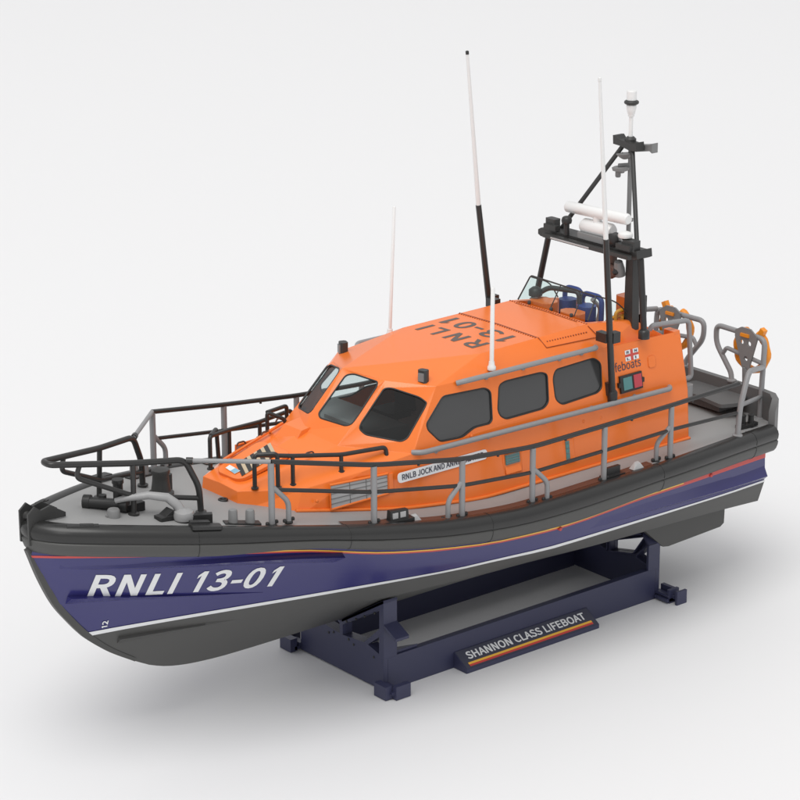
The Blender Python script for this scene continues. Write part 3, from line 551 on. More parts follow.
for (x,y) in ((3.0,.72),(2.55,-.78),(2.95,-.62),(3.35,-.75)):
    p=tp(x,y*.9,.01); b.tube([p+V(.09,0,-.02),p+V(.06,0,.03),p+V(-.06,0,.03),p+V(-.09,0,-.02)],.014,fillet=.03,n=6)
b.build_each('pad_eye',BROWN,cabin)
for sg in (-1,):
    b=MB(); pl=[tp(3.9,-.55,-.01),tp(3.9,-.5,-.01),tp(2.6,-.55,-.01),tp(2.6,-.60,-.01)]; b.ext(pl,tn*.03); b.build('deck_strip',ORANGE,cabin)
# windows: rubber frame + pane
inward=lambda P:unit(V(0,0,1.2)-np.mean(P,axis=0))
for key,mt in (('W1',GTINT),('W2',SMOKE),('W3',SMOKE),('W4',SMOKE),('F',GSCREEN)):
    for sg in (1,-1):
        P=[p*V(1,sg,1) for p in HOLE[key]]; b=MB(); nn=newell(P)
        if nn@V(.4,sg,.4)<0: nn=-nn
        b.tube([p-nn*.004 for p in grow(P,-.006)],.014,n=8,closed=True)
        w=b.build('windscreen' if key=='F' else 'window',BLACK,boat,smooth=60)
        g=MB(); g.poly([p-nn*.02 for p in grow(P,.002)]); g.build('pane',GSCREEN if sg<0 else mt,w,smooth=0)
# inside the cabin
b=MB()
b.poly([V(2.5,-.9,.62),V(2.5,.9,.62),V(-2.6,1.35,.62),V(-2.6,-1.35,.62)])
b.poly([V(-.55,-1.33,.62),V(-.55,1.33,.62),V(-.55,1.0,2.2),V(-.55,-1.0,2.2)])
b.build('cabin_bulkhead',INTER,boat,smooth=0)
b=MB(); b.hexa([V(2.35,-.75,.63),V(2.35,.75,.63),V(1.25,1.1,.63),V(1.25,-1.1,.63)],[V(2.2,-.62,1.27),V(2.2,.62,1.27),V(1.25,.95,1.34),V(1.25,-.95,1.34)])
b.box((1.9,.1,1.30),(.10,.9,.10),ch=.02); b.build('dashboard',INTD,boat,smooth=30)
b=MB()
for y in (-.55,.55):
    b.box((.35,y,1.0),(.5,.5,.12),ch=.05); b.box((.1,y,1.38),(.12,.48,.75),x=(1,0,-.12),ch=.04); b.lathe((.35,y,.62),(0,0,1),[(.1,0),(.1,.35)])
b.build_each('helm_seat',DGREY,boat,smooth=30)
# grab rails along the cabin sides
def stand_off(b,P,dirn,l,r=.018): b.tube([P,np.asarray(P)+np.asarray(dirn)*l],r,n=8)
for sg in (1,-1):
    b=MB(); y=lambda v:v*sg
    b.tube([V(1.56,y(1.40),1.06),V(1.44,y(1.53),1.065),V(-4.05,y(1.55),1.01),V(-4.12,y(1.47),1.01)],.045,fillet=.12,n=12)
    for x in (1.1,.0,-1.2,-2.3,-3.3): b.tube([V(x,y(1.40),1.0+.0),V(x,y(1.53),1.03)],.022,n=8); b.lathe((x,y(1.44),1.0),(0,sg,0),[(.045,0),(.045,.02)],n=10)
    b.build('grab_rail',RAIL,boat,smooth=50)
    b=MB()
    b.tube([V(.52,y(1.27),1.96),V(.42,y(1.37),2.0),V(-2.45,y(1.37),2.0),V(-2.52,y(1.28),1.98)],.045,fillet=.12,n=12)
    for x in (-.1,-.9,-1.7,-2.2): b.tube([V(x,y(1.25),1.95),V(x,y(1.36),1.985)],.022,n=8); b.lathe((x,y(1.27),1.94),(0,sg,.2),[(.045,0),(.045,.02)],n=10)
    b.build('grab_rail',RAIL,boat,smooth=50)
# foredeck hand rails (dark)
FR={'h1':(4.03,.60,1.35),'h0':(3.72,.78,1.40),'h2':(3.42,.77,1.23),'h3':(2.60,.96,1.12),'h4':(1.74,1.14,1.09)}
def rail_foot(b,x,y,zt,zb,sg,r=.034): b.tube([V(x,y*sg,zb),V(x,y*sg,zt)],r,n=10); b.lathe((x,y*sg,zb),(0,0,1),[(.06,0),(.06,.02),(.036,.03)],n=12)
for sg in (1,-1):
    b=MB(); s=V(1,sg,1)
    p=[V(4.02,.585,.80),V(4.02,.585,1.345),V(3.47,.83,1.275),V(2.70,1.06,1.185),V(1.94,1.22,1.185),V(1.92,1.225,.98)]
    b.tube([k*s for k in p],.036,fillet=.07,n=10)
    b.tube([k*s for k in (V(3.99,.60,1.345),V(3.74,.80,1.36),V(3.72,.78,.80))],.036,fillet=.07,n=10)
    b.tube([k*s for k in (V(3.47,.83,1.27),V(3.47,.83,.78))],.034,n=10); b.tube([k*s for k in (V(2.70,1.06,1.18),V(2.70,1.06,.88))],.034,n=10)
    for q in ((4.02,.585,.80),(3.72,.78,.795),(3.47,.83,.80),(2.70,1.06,.905),(1.92,1.225,1.005)): b.lathe(V(*q)*s,(0,0,1),[(.058,0),(.058,.022),(.036,.03)],n=12)
    if sg<0:
        b.tube([V(2.47,-.68,.95),V(2.47,-.68,1.27),V(2.74,-.80,1.42),V(2.74,-.80,1.0)],.034,fillet=.06,n=10)
        b.tube([V(2.74,-.80,1.42),V(2.25,-.93,1.40),V(2.25,-.93,1.05)],.034,fillet=.06,n=10)
    b.build('foredeck_handrail',RDARK,boat,smooth=50)
# lamps above the windscreen
for sg in (1,-1):
    b=MB(); b.box((1.0,1.02*sg,2.11),(.13,.16,.22),x=(1,.35*sg,0),ch=.03); lp=b.build('floodlight',DGREY,boat,smooth=30)
    g=MB(); g.box((1.07,1.045*sg,2.11),(.02,.10,.14),x=(1,.35*sg,0)); g.build('lens',MGREY,lp)
# small white aerials on the roof edge
def aerial(x,y,z0,x1,z1,r=.037):
    b=MB(); b.lathe((x,y,z0),(0,0,1),[(.07,0),(.07,.05),(.05,.08),(.045,.14)],n=14); b.tube([V(x,y,z0+.1),V(x1,y,z1-.01),V(x1,y,z1)],[r,r*.92,r*.6],n=12); b.build('roof_aerial',WHITE,boat,smooth=50)
aerial(-.24,1.25,2.03,-.25,3.40); aerial(-.18,-1.25,2.03,-.28,4.26,.03)
# whip aerials
for sg in (1,-1):
    b=MB(); P0,P1,P2=V(-2.76,1.47*sg,1.08),V(-2.42,1.57*sg,3.90),V(-2.17,1.60*sg,6.53)
    b.tube([P0,P1],[.058,.050],n=14); b.lathe(P0-V(0,0,.05),(0,0,1),[(.085,0),(.085,.16),(.06,.2)],n=14)
    b.box(lerp(P0,P1,.385)-V(-.02,.13*sg,0),(.13,.24,.16)); b.box(lerp(P0,P1,.06)-V(0,.06*sg,0),(.15,.10,.22))
    b.box(lerp(P0,P1,.385)+V(-.10,0.0,0),(.16,.13,.18))
    wh=b.build('whip_aerial',RDARK,boat,smooth=50)
    g=MB(); g.tube([P1-unit(P2-P1)*.02,P2],[.043,.026],n=12); g.build('rod',WHITE,wh,smooth=50)
    g=MB(); g.lathe(P2,(P2-P1),[(.03,0),(.03,.05),(.02,.06)],n=10); g.build('tip_cap',WHITE if sg>0 else BLACK,wh)
# roof seams, bolts and roof letters
def roofz(x,y): 
    if abs(y)<.97: return lerp(lerp(CV['rc'],CV['rc1'],(-.24-x)/2.43),lerp(CV['r0'],CV['r1'],(-.24-x)/2.43),min(abs(y)/.97,1))[2]
    t=(abs(y)-.97)/.30; return lerp(2.265,1.945,t)
b=MB()
for xs_,xe_ in ((-1.46,-1.46),(-2.62,-2.62)):
    for k in range(34):
        y=-.95+1.9*k/33; b.lathe((xs_,y,roofz(xs_,y)-.005),(0,0,1),[(.016,0),(.016,.012),(.008,.018)],n=6)
b.build('roof_bolts',BOLT,cabin,smooth=30)
for xs_ in (-1.50,-2.575):
    b=MB(); b.strip([V(xs_+.011,y,roofz(xs_,y)+.004) for y in np.linspace(-.97,.97,9)],[V(xs_-.011,y,roofz(xs_,y)+.004) for y in np.linspace(-.97,.97,9)]); b.build('roof_seam',BOLT,cabin,smooth=0)
for sg in (1,-1):
    b=MB(); cn=unit(V(0,.73*sg,.68)); cp=lambda x,t:V(x,(.97+.30*t)*sg,2.275-.32*t)+cn*.006
    o=[cp(-1.5,.02),cp(-1.56,.5),cp(-2.72,.58),cp(-2.62,.05)]
    for a,c in zip(o,o[1:]): b.tube([a,c],.007,n=5)
    for k in range(16): p=lerp(cp(-1.64,.26),cp(-2.52,.28),k/15); b.lathe(p-cn*.008,cn,[(.014,0),(.014,.01),(.006,.015)],n=6)
    b.build('side_hatch_outline',BOLT,cabin,smooth=30)
text_quad('RNLI',(-.70,.70,2.262),(-.70,-.76,2.262),(-.31,.70,2.257),(-.31,-.76,2.257),INKR,'roof_lettering',cabin,lift=.004,zf=roofz,spacing=1.35)
text_quad('13-01',(-1.27,.76,2.273),(-1.27,-.80,2.273),(-.86,.76,2.268),(-.86,-.80,2.268),INKR,'roof_lettering',cabin,lift=.004,zf=roofz,spacing=1.2)
# side of the cabin: nameplate, nav light, emblem, word, recesses
SIDE=fit_plane([CV[k] for k in ('k3','k4','u2','u0')]); LOW=fit_plane([CV[k] for k in ('b3','k3','k4','b4')]); LOWF=fit_plane([CV[k] for k in ('b2','k2','k3','b3')])
def onpl(pl,x,z):
    c,nn=pl; y=c[1]-(nn[0]*(x-c[0])+nn[2]*(z-c[2]))/nn[1]; return V(x,y,z)
def nrm(pl): return pl[1] if pl[1][1]>0 else -pl[1]
for sg in (1,-1):
    s=V(1,sg,1); A=lambda pl,x,z,l=0:(onpl(pl,x,z)+nrm(pl)*l)*s
    # name plate
    xa,xb=1.93,.06; c=[onpl(LOW,xa,.655),onpl(LOW,xb,.655),onpl(LOW,xb,.815),onpl(LOW,xa,.815)]
    c=fillet_poly(c,.07,6); b=MB(); b.ext([(p+nrm(LOW)*.002)*s for p in c],nrm(LOW)*s*.014); npl=b.build('nameplate',WPAINT,boat,smooth=30)
    l,r=(xa-.08,xb+.08) if sg>0 else (xb+.08,xa-.08)
    text_quad('RNLB JOCK AND ANNIE SLATER',A(LOW,l,.69,.016),A(LOW,r,.69,.016),A(LOW,l,.785,.016),A(LOW,r,.785,.016),INK,'nameplate_lettering',npl,lift=.004)
    # navigation light
    b=MB(); O=[(-2.985,1.395),(-3.50,1.40),(-3.495,1.115),(-2.985,1.105)]
    b.ext([A(SIDE,x,z,-.02) for x,z in O],nrm(SIDE)*s*.06)
    for x in (-2.97,-3.51): b.box(A(SIDE,x,1.25,.02),(.06,.05,.08))
    nl=b.build('navigation_light',BLACK,boat,smooth=20)
    g=MB(); g.ext([A(SIDE,x,z,.03) for x,z in ((-3.05,1.355),(-3.25,1.357),(-3.25,1.15),(-3.05,1.147))],nrm(SIDE)*s*.016); g.build('teal_lens',TEAL,nl,smooth=0)
    g=MB(); g.ext([A(SIDE,x,z,.03) for x,z in ((-3.295,1.365),(-3.475,1.365),(-3.475,1.148),(-3.295,1.145))],nrm(SIDE)*s*.018); g.build('red_lens',PINKR if sg>0 else TEAL,nl,smooth=0)
    # emblem: a white-quartered flag with a red cross
    x0,x1,z0,z1=-3.19,-3.50,1.61,1.79; em=MB(); E_=lambda x,z,l:A(SIDE,x,z,l)
    for (a,bb_) in ((0,.40),(.60,1)):
        for (c0_,d0_) in ((0,.38),(.62,1)):
            em.poly([E_(x0+(x1-x0)*a,z0+(z1-z0)*c0_,.006),E_(x0+(x1-x0)*bb_,z0+(z1-z0)*c0_,.006),E_(x0+(x1-x0)*bb_,z0+(z1-z0)*d0_,.006),E_(x0+(x1-x0)*a,z0+(z1-z0)*d0_,.006)])
    emb=em.build('emblem',WPAINT,cabin,smooth=0)
    r_=MB()
    for (a,bb_,c0_,d0_) in ((.42,.58,0,1),(0,.42,.41,.59),(.58,1,.41,.59)):
        r_.poly([E_(x0+(x1-x0)*a,z0+(z1-z0)*c0_,.006),E_(x0+(x1-x0)*bb_,z0+(z1-z0)*c0_,.006),E_(x0+(x1-x0)*bb_,z0+(z1-z0)*d0_,.006),E_(x0+(x1-x0)*a,z0+(z1-z0)*d0_,.006)])
    r_.build('emblem_cross',RED,cabin,smooth=0)
    w_=(x0-x1)
    for ch,(a,c0_) in zip('RNLI',((.1,.68),(.70,.68),(.1,.08),(.72,.08))):
        l,r=(x0-w_*a,x0-w_*(a+(.2 if ch!='I' else .08)))
        if sg<0: l,r=r,l
        text_quad(ch,E_(l,z0+(z1-z0)*c0_,.009),E_(r,z0+(z1-z0)*c0_,.009),E_(l,z0+(z1-z0)*(c0_+.24),.009),E_(r,z0+(z1-z0)*(c0_+.24),.009),INK,'emblem_letter',cabin,lift=.003)
    l,r=(-2.84,-3.53) if sg>0 else (-3.53,-2.84)
    text_quad('lifeboats',A(SIDE,l,1.475,.004),A(SIDE,r,1.475,.004),A(SIDE,l,1.63,.004),A(SIDE,r,1.63,.004),INK,'cabin_lettering',cabin,lift=.004)
    o=fillet_poly([A(SIDE,-3.70,1.60,0),A(SIDE,-3.88,1.60,0),A(SIDE,-3.88,1.40,0),A(SIDE,-3.70,1.40,0)],.06); b=MB(); b.ext([p-nrm(SIDE)*s*.01 for p in o],nrm(SIDE)*s*.025); b.build('side_cap',ORANGE,cabin)
    # vent panel
    q=[(3.05,.80),(2.03,.79),(2.03,.49),(3.05,.43)]
    b=MB(); fr=[A(LOWF,x,z,0) for x,z in q]; b.ext([p-nrm(LOWF)*s*.01 for p in fr],nrm(LOWF)*s*.018); vp=b.build('vent_panel',LGREY,boat,smooth=0)
    b=MB()
    for k in range(4):
        t=.14+.22*k; b.tube([lerp(fr[0],fr[3],t)+nrm(LOWF)*s*.01,lerp(fr[1],fr[2],t)+nrm(LOWF)*s*.01],.008,n=5)
    for t in (.33,.62): b.tube([lerp(fr[0],fr[1],t)+nrm(LOWF)*s*.011,lerp(fr[3],fr[2],t)+nrm(LOWF)*s*.011],.006,n=5)
    b.build('louvre',MGREY,vp,smooth=50)
    b=MB(); loop=grow(fr,.012)
    b.tube([p+nrm(LOWF)*s*.004 for p in loop],.022,n=8,closed=True); b.hexa([A(LOWF,2.03,.49,0),A(LOWF,1.93,.48,0),A(LOWF,1.93,.80,0),A(LOWF,2.03,.79,0)],[A(LOWF,2.03,.49,.02),A(LOWF,1.93,.48,.03),A(LOWF,1.93,.80,.03),A(LOWF,2.03,.79,.02)]); b.build('vent_frame',ORANGE,vp,smooth=40)
    # recessed lights in the lower wall
    for (xa,xb,za,zb,xm) in ((-.30,-.64,.63,.31,None),(-1.63,-1.82,.58,.22,None)):
        b=MB(); loop=[A(LOW,xa,za,0),A(LOW,xb,za,0),A(LOW,xb,zb,0),A(LOW,xa,zb,0)]; b.tube([p for p in grow(loop,.02)],.026,n=6,closed=True)
        if xa>-1: b.hexa([A(LOW,xa,zb,0),A(LOW,xb,zb,0),A(LOW,xb,zb+.14,0),A(LOW,xa,zb+.14,0)],[A(LOW,xa,zb,.05),A(LOW,xb,zb,.05),A(LOW,xb,zb+.12,.012),A(LOW,xa,zb+.12,.012)])
        rc=b.build('side_recess',ORANGE,boat,smooth=30)
        g=MB(); zz=zb+(.15 if xa>-1 else .02); xe=xb if xa>-1 else xb+.07
        g.ext([A(LOW,xa-.02,za-.01,.0),A(LOW,xe+.02,za-.01,.0),A(LOW,xe+.02,zz,.0),A(LOW,xa-.02,zz,.0)],nrm(LOW)*s*.030); g.build('teal_pane',TEAL,rc,smooth=0)
        g=MB()
        for k in range(4): z=zz+(za-zz)*(k+.5)/4; g.tube([A(LOW,xa-.03,z,.032),A(LOW,xe+.03,z,.032)],.007,n=5)
        g.build('pane_bar',MGREY,rc,smooth=50)
    b=MB()
    for (x,z) in ((3.3,.60),(1.7,.45),(-2.5,.8),(-2.1,.82),(.35,1.08)): b.lathe(A(LOW if x<1.4 else LOWF,x,z,-.01),nrm(LOW)*s,[(.03,0),(.03,.02),(.015,.03)],n=8)
    b.build_each('wall_eye',ORANGE,cabin)
# ================================================================== STEERING POSITION
for sg in (1,):
    fl=[V(-2.72,-.86,2.31),V(-2.94,-.78,2.72),V(-2.98,.80,2.67),V(-2.72,.88,2.31)]
    panes=[[fl[0],fl[1],lerp(fl[1],fl[2],.46),lerp(fl[0],fl[3],.46)],[lerp(fl[0],fl[3],.47),lerp(fl[1],fl[2],.47),lerp(fl[1],fl[2],.80),lerp(fl[0],fl[3],.80)],[lerp(fl[0],fl[3],.81),lerp(fl[1],fl[2],.81),fl[2],fl[3]]]
    b=MB(); b.tube(fl,.014,fillet=.05,n=8)
    for t in (.465,.805): b.tube([lerp(fl[0],fl[3],t),lerp(fl[1],fl[2],t)],.010,n=6)
    wl={}
    for s in (1,-1):
        q=[V(-2.74,.88*s,2.31),V(-2.98,.80*s,2.68),V(-3.45,.84*s,2.50),V(-3.72,.92*s,2.17)]; wl[s]=q
        b.tube([q[1],q[2],q[3]],.012,fillet=.2,n=8)
    for y in (-.55,.0,.5): b.lathe((-2.70,y,2.30),(0,0,1),[(.03,0),(.03,.05),(.015,.06)],n=8)
    sh=b.build('spray_shield',DGREY,boat,smooth=60)
    for p in panes+[wl[1],wl[-1]]:
        g=MB(); g.poly(p); g.build('pane',GCLEAR,sh,smooth=0)
b=MB()
b.box((-3.02,-.52,2.09),(.36,.50,.46),ch=.10); b.box((-3.0,.22,2.06),(.32,.48,.44),ch=.10); b.box((-3.92,.62,2.0),(.34,.34,.98),ch=.05)
b.build_each('console_cowl',ORANGE,boat,smooth=30)
b=MB(); b.tube([V(-3.05,-.72,2.38),V(-3.2,-.6,2.50),V(-3.35,.0,2.52),V(-3.35,.02,2.2)],.045,fillet=.1,n=10); b.lathe((-3.02,-.74,2.36),(0,0,1),[(.12,0),(.12,.10),(.06,.15)],n=14); b.build('handhold',DGREY,boat,smooth=50)
for (x,y,w) in ((-3.55,-.36,.40),(-3.50,.16,.46)):
    b=MB(); b.tube([V(x,y-w/2,1.55),V(x,y-w/2,2.47),V(x-.02,y+w/2,2.47),V(x,y+w/2,1.55)],.046,fillet=.14,n=12)
    b.box((x+.12,y,2.08),(.30,w*.72,.46),ch=.08); b.box((x+.2,y,1.72),(.5,w,.14),ch=.05)
    b.build('helm_chair',SEAT,boat,smooth=50)
b=MB(); b.tube([V(-3.55,.70,2.05),V(-3.55,.70,2.28),V(-3.95,.82,2.34),V(-3.95,.82,2.02)],.035,fillet=.08,n=8); b.box((-3.8,.80,2.11),(.36,.12,.17)); b.tube([V(-3.5,.66,2.17),V(-4.0,.80,2.22)],.03,n=8); b.build('stowed_gear',SAFY,boat,smooth=50)
b=MB(); b.box((-4.05,.72,2.0),(.16,.34,1.0),ch=.03); b.box((-3.98,.62,2.28),(.10,.2,.34)); b.build('instrument_column',BLACK,boat,smooth=30)
b=MB(); b.box((-3.96,.835,2.2),(.05,.05,.62)); b.build('conduit',LGREY,boat)
# ================================================================== MAST
mast=MB()
mast.ext([(-3.52,y,z) for y,z in ((-1.24,3.28),(-1.24,3.36),(-1.17,3.40),(1.10,3.40),(1.18,3.44),(1.20,3.30),(1.14,3.27),(-1.17,3.25))],(-.36,0,0))
mast.box((-3.60,-.95,3.50),(.16,.24,.20),ch=.02); mast.box((-3.52,-.90,3.46),(.10,.30,.10)); mast.box((-3.60,.98,3.49),(.18,.28,.18),ch=.02); mast.box((-3.50,.92,3.46),(.10,.34,.10))
mast.box((-3.42,.08,3.33),(.09,2.1,.07))
shelf=mast.build('mast_shelf',DGREY,boat,smooth=30)
b=MB(); b.box((-3.365,-.28,3.325),(.012,.95,.03)); b.build('edge_strip',LGREY,shelf)
for sg in (1,-1):
    b=MB(); b.tube([V(-3.68,1.13*sg,3.27),V(-3.58,1.36*sg,1.98)],.056,n=12); b.lathe((-3.58,1.355*sg,1.95),(0,0,1),[(.10,0),(.10,.12),(.06,.16)],n=12); b.build('mast_leg',RDARK,boat,smooth=50)
    b=MB(); b.tube([V(-3.78,.94*sg,3.38),V(-4.46,.07*sg,4.98)],.040,n=12); b.build('mast_strut',DGREY,boat,smooth=50)
b=MB(); b.hexa([V(-3.62,.82,2.0),V(-3.62,1.03,2.0),V(-3.78,1.03,2.0),V(-3.78,.82,2.0)],[V(-3.62,.84,3.27),V(-3.62,1.0,3.27),V(-3.78,1.0,3.27),V(-3.78,.84,3.27)]); b.build('mast_column',DGREY,boat,smooth=30)
b=MB(); b.box((-3.60,.50,3.05),(.16,.20,.40),ch=.03); b.lathe((-3.57,.60,2.98),(1,.1,0),[(.10,0),(.13,.08),(.10,.12)],n=16); b.build('equipment_box',BROWN,shelf,smooth=40)
b=MB(); b.lathe((-3.60,.72,2.92),(.25,.1,1),[(.10,0),(.10,.12),(.07,.26),(.04,.28)],n=18); sl=b.build('searchlight',MGREY,shelf,smooth=40)
b=MB(); b.lathe((-3.54,.72,2.99),(1,.1,.3),[(.055,0),(.065,.05),(.045,.08)],n=16); b.build('lens',BLACK,sl)
b=MB(); b.tube([V(-4.47,.03,3.20),V(-4.47,.03,4.96)],.042,n=12)
for y in (-.25,.30): b.tube([V(-3.88,y,3.34),V(-4.47,.03,3.34)],.035,n=8)
b.box((-4.46,.03,3.62),(.12,.12,.06)); b.build('mast_pole',MGREY,boat,smooth=50)
b=MB(); b.ext([(-4.34,y,z) for y,z in ((-.27,4.92),(-.28,5.07),(-.21,5.08),(-.15,5.02),(.16,4.99),(.27,5.02),(.30,4.87),(.14,4.86),(-.10,4.91))],(-.20,0,0)); b.lathe((-4.46,.03,4.98),(0,0,1),[(.10,0),(.10,.06),(.06,.1)],n=14); mh=b.build('masthead',DGREY,boat,smooth=30)
b=MB(); b.ext([(-4.58,.06,4.80),(-4.58,.37,4.86),(-4.58,.43,4.83),(-4.58,.43,5.0),(-4.58,.36,4.97),(-4.58,.06,4.92)],(-.14,0,0))
b.lathe((-4.38,.0,4.69),(0,-.15,1),[(.04,0),(.09,.03),(.15,.09),(.15,.105),(.04,.11)],n=20); b.lathe((-4.36,-.07,4.44),(0,-.1,1),[(.05,0),(.06,.02),(.15,.05),(.16,.10),(.13,.115),(.06,.09)],n=20); b.lathe((-4.34,-.13,4.36),(0,0,1),[(.04,0),(.05,.02),(.05,.12)],n=12)
b.tube([V(-4.46,.02,4.58),V(-4.38,-.16,4.55)],.04,n=8); b.tube([V(-4.46,.02,4.74),V(-4.38,-.10,4.76)],.04,n=8); b.build('loudhailer',MGREY,mh,smooth=40)
b=MB(); z0=5.06; b.lathe((-4.46,.03,z0),(0,0,1),[(.04,0),(.036,.05),(.036,.36),(.055,.37),(.055,.40),(.062,.41),(.085,.50),(.088,.56),(.06,.58),(.06,.64),(.086,.65),(.086,.80),(.075,.815)],n=22); la=b.build('masthead_lamp',WHITE,mh,smooth=35)
b=MB(); b.tube([V(-4.46+.095*math.cos(a),.03+.095*math.sin(a),z0+.61) for a in np.linspace(0,2*math.pi,25)[:-1]],.034,n=10,closed=True); b.build('lamp_ring',DGREY,la,smooth=60)
# radar and lamps standing on the shelf
b=MB(); b.tube([V(-3.70,-.72,3.84),V(-3.70,-.68,3.84),V(-3.70,.76,3.88),V(-3.70,.80,3.88)],[.065,.098,.098,.075],n=20); sc_=b.build('radar_scanner',WHITE,boat,smooth=40)
b=MB(); b.tube([V(-3.70,-.30,3.58),V(-3.70,-.25,3.58),V(-3.70,.38,3.60),V(-3.70,.43,3.60)],[.10,.135,.135,.10],n=20); b.lathe((-3.70,.05,3.7),(0,0,1),[(.08,0),(.08,.14)],n=14); b.build('gearbox',WHITE,sc_,smooth=40)
b=MB(); b.box((-3.68,.06,3.45),(.34,.66,.10),ch=.03); b.build('radar_base',MGREY,sc_)
b=MB(); b.lathe((-3.50,-.50,3.40),(0,0,1),[(.05,0),(.05,.20),(.085,.21),(.095,.26),(.08,.31),(.05,.33)],n=14); b.build('horn',BLACK,shelf,smooth=40)
b=MB(); b.lathe((-3.60,.56,3.52),(1,.5,.0),[(.09,-.12),(.10,0),(.12,.10),(.08,.13)],n=16); b.lathe((-3.75,.72,3.56),(1,.5,.1),[(.06,-.1),(.07,.08)],n=14); b.box((-3.65,.62,3.43),(.12,.2,.1)); b.build('camera_unit',BLACK,shelf,smooth=40)
b=MB(); b.lathe((-3.60,.83,3.60),(0,0,1),[(.12,0),(.13,.03),(.12,.07),(.05,.10)],n=18); b.build('dome_lamp',WHITE,shelf,smooth=50)
# ================================================================== RAILS
PX=dict(r1=(4.43,1.565,1.59,.58),r2=(2.77,1.95,1.27,.31),r3=(1.14,2.13,1.05,.09),r4=(-.31,2.18,.95,.0),r5=(-1.93,2.15,.955,.0),r6=(-3.55,2.08,.95,.0))
def flange(b,p,r=.075): b.lathe(np.asarray(p)-V(0,0,.01),(0,0,1),[(r,0),(r,.025),(r*.6,.04)],n=12)
def bolts(b,p,ax):
    for k in (-1,1): b.lathe(np.asarray(p)+ax*k*.085+V(0,0,.02),(0,0,1),[(.03,0),(.03,.035),(.018,.05)],n=8)
for sg in (1,-1):
    s=V(1,sg,1); T_=[V(5.36,.70,1.585),V(4.43,1.565,1.59)]
    b=MB(); tops=[V(PX[k][0],PX[k][1],PX[k][2]) for k in ('r1','r2','r3','r4','r5','r6')]+[V(-5.35,1.93,.93)]
    b.tube([p*s for p in tops],.040,n=12,fillet=.25)
    mids=[V(PX[k][0],PX[k][1]-.01,(PX[k][2]*.54+PX[k][3]*.46)) for k in ('r1','r2','r3','r4','r5','r6')]+[V(-5.33,1.92,.40)]
    mids[0]=mids[0]-V(.10,-.02,0)
    b.tube([p*s for p in mids],.032,n=10,fillet=.25)
    for (a,c,t) in ((1,2,.5),(2,3,.5),(3,4,.45),(4,5,.4),(5,6,.3)): b.lathe((lerp(tops[a],tops[c],t)-V(0,0,.06))*s,(0,0,1),[(.022,0),(.022,.05)],n=8)
    gr=b.build('guard_rail',RDARK,boat,smooth=50)
    b=MB(); b.tube([p*s for p in T_],.036,n=12); b.build('bow_link_rail',RAIL,gr,smooth=50)
    for k,br in (('r1',-1),('r2',0),('r3',1),('r4',-1),('r5',0),('r6',1)):
        x,y,zt_,zb=PX[k]; b=MB()
        b.tube([V(x,y,zb-.02)*s,V(x,y,zt_-.02)*s],.050 if k!='r1' else .05,n=12)
        if br:
            zm=zb+(zt_-zb)*.62; dx=.27*br
            b.tube([V(x,y,zm)*s,V(x+dx,y+(-.06 if br>0 else .06)*(1 if k!='r3' else .4),zb+(zt_-zb)*.33)*s,V(x+dx,y+(-.06 if br>0 else .06)*(1 if k!='r3' else .4),zb-.02)*s],.042,fillet=.10,n=10)
        po=b.build('post',RAIL,gr,smooth=50)
        b=MB(); flange(b,V(x,y,zb)*s); bolts(b,V(x,y,zb)*s,V(1,0,0))
        if br: q=V(x+dx,y+(-.06 if br>0 else .06),zb)*s; flange(b,q,.065); bolts(b,q,V(1,0,0)*.9)
        b.build('post_foot',BLACK,gr,smooth=40)
# pulpit
b=MB(); L_=[V(5.17,.78,.70),V(5.19,.77,1.15),V(5.38,.69,1.60),V(6.14,.45,1.65),V(7.36,.10,1.80)]
b.tube(L_+[p*V(1,-1,1) for p in L_[::-1]],.048,fillet=.13,n=12)
for sg in (1,-1):
    s=V(1,sg,1)
    b.tube([V(6.14,.45,1.65)*s,V(6.17,.47,.84)*s],.042,n=10)
    b.tube([V(6.92,.22,1.74)*s,V(6.98,.20,1.54)*s,V(6.15,.46,1.14)*s,V(5.19,.77,.97)*s],.040,fillet=.12,n=10)
    for p in (V(5.17,.78,.745),V(6.17,.47,.865)): flange(b,p*s,.085)
    b.lathe(V(5.36,.70,1.585)*s,V(-.9,.86*sg,0),[(.052,0),(.052,.10)],n=12)
pul=b.build('pulpit',RDARK,boat,smooth=50)
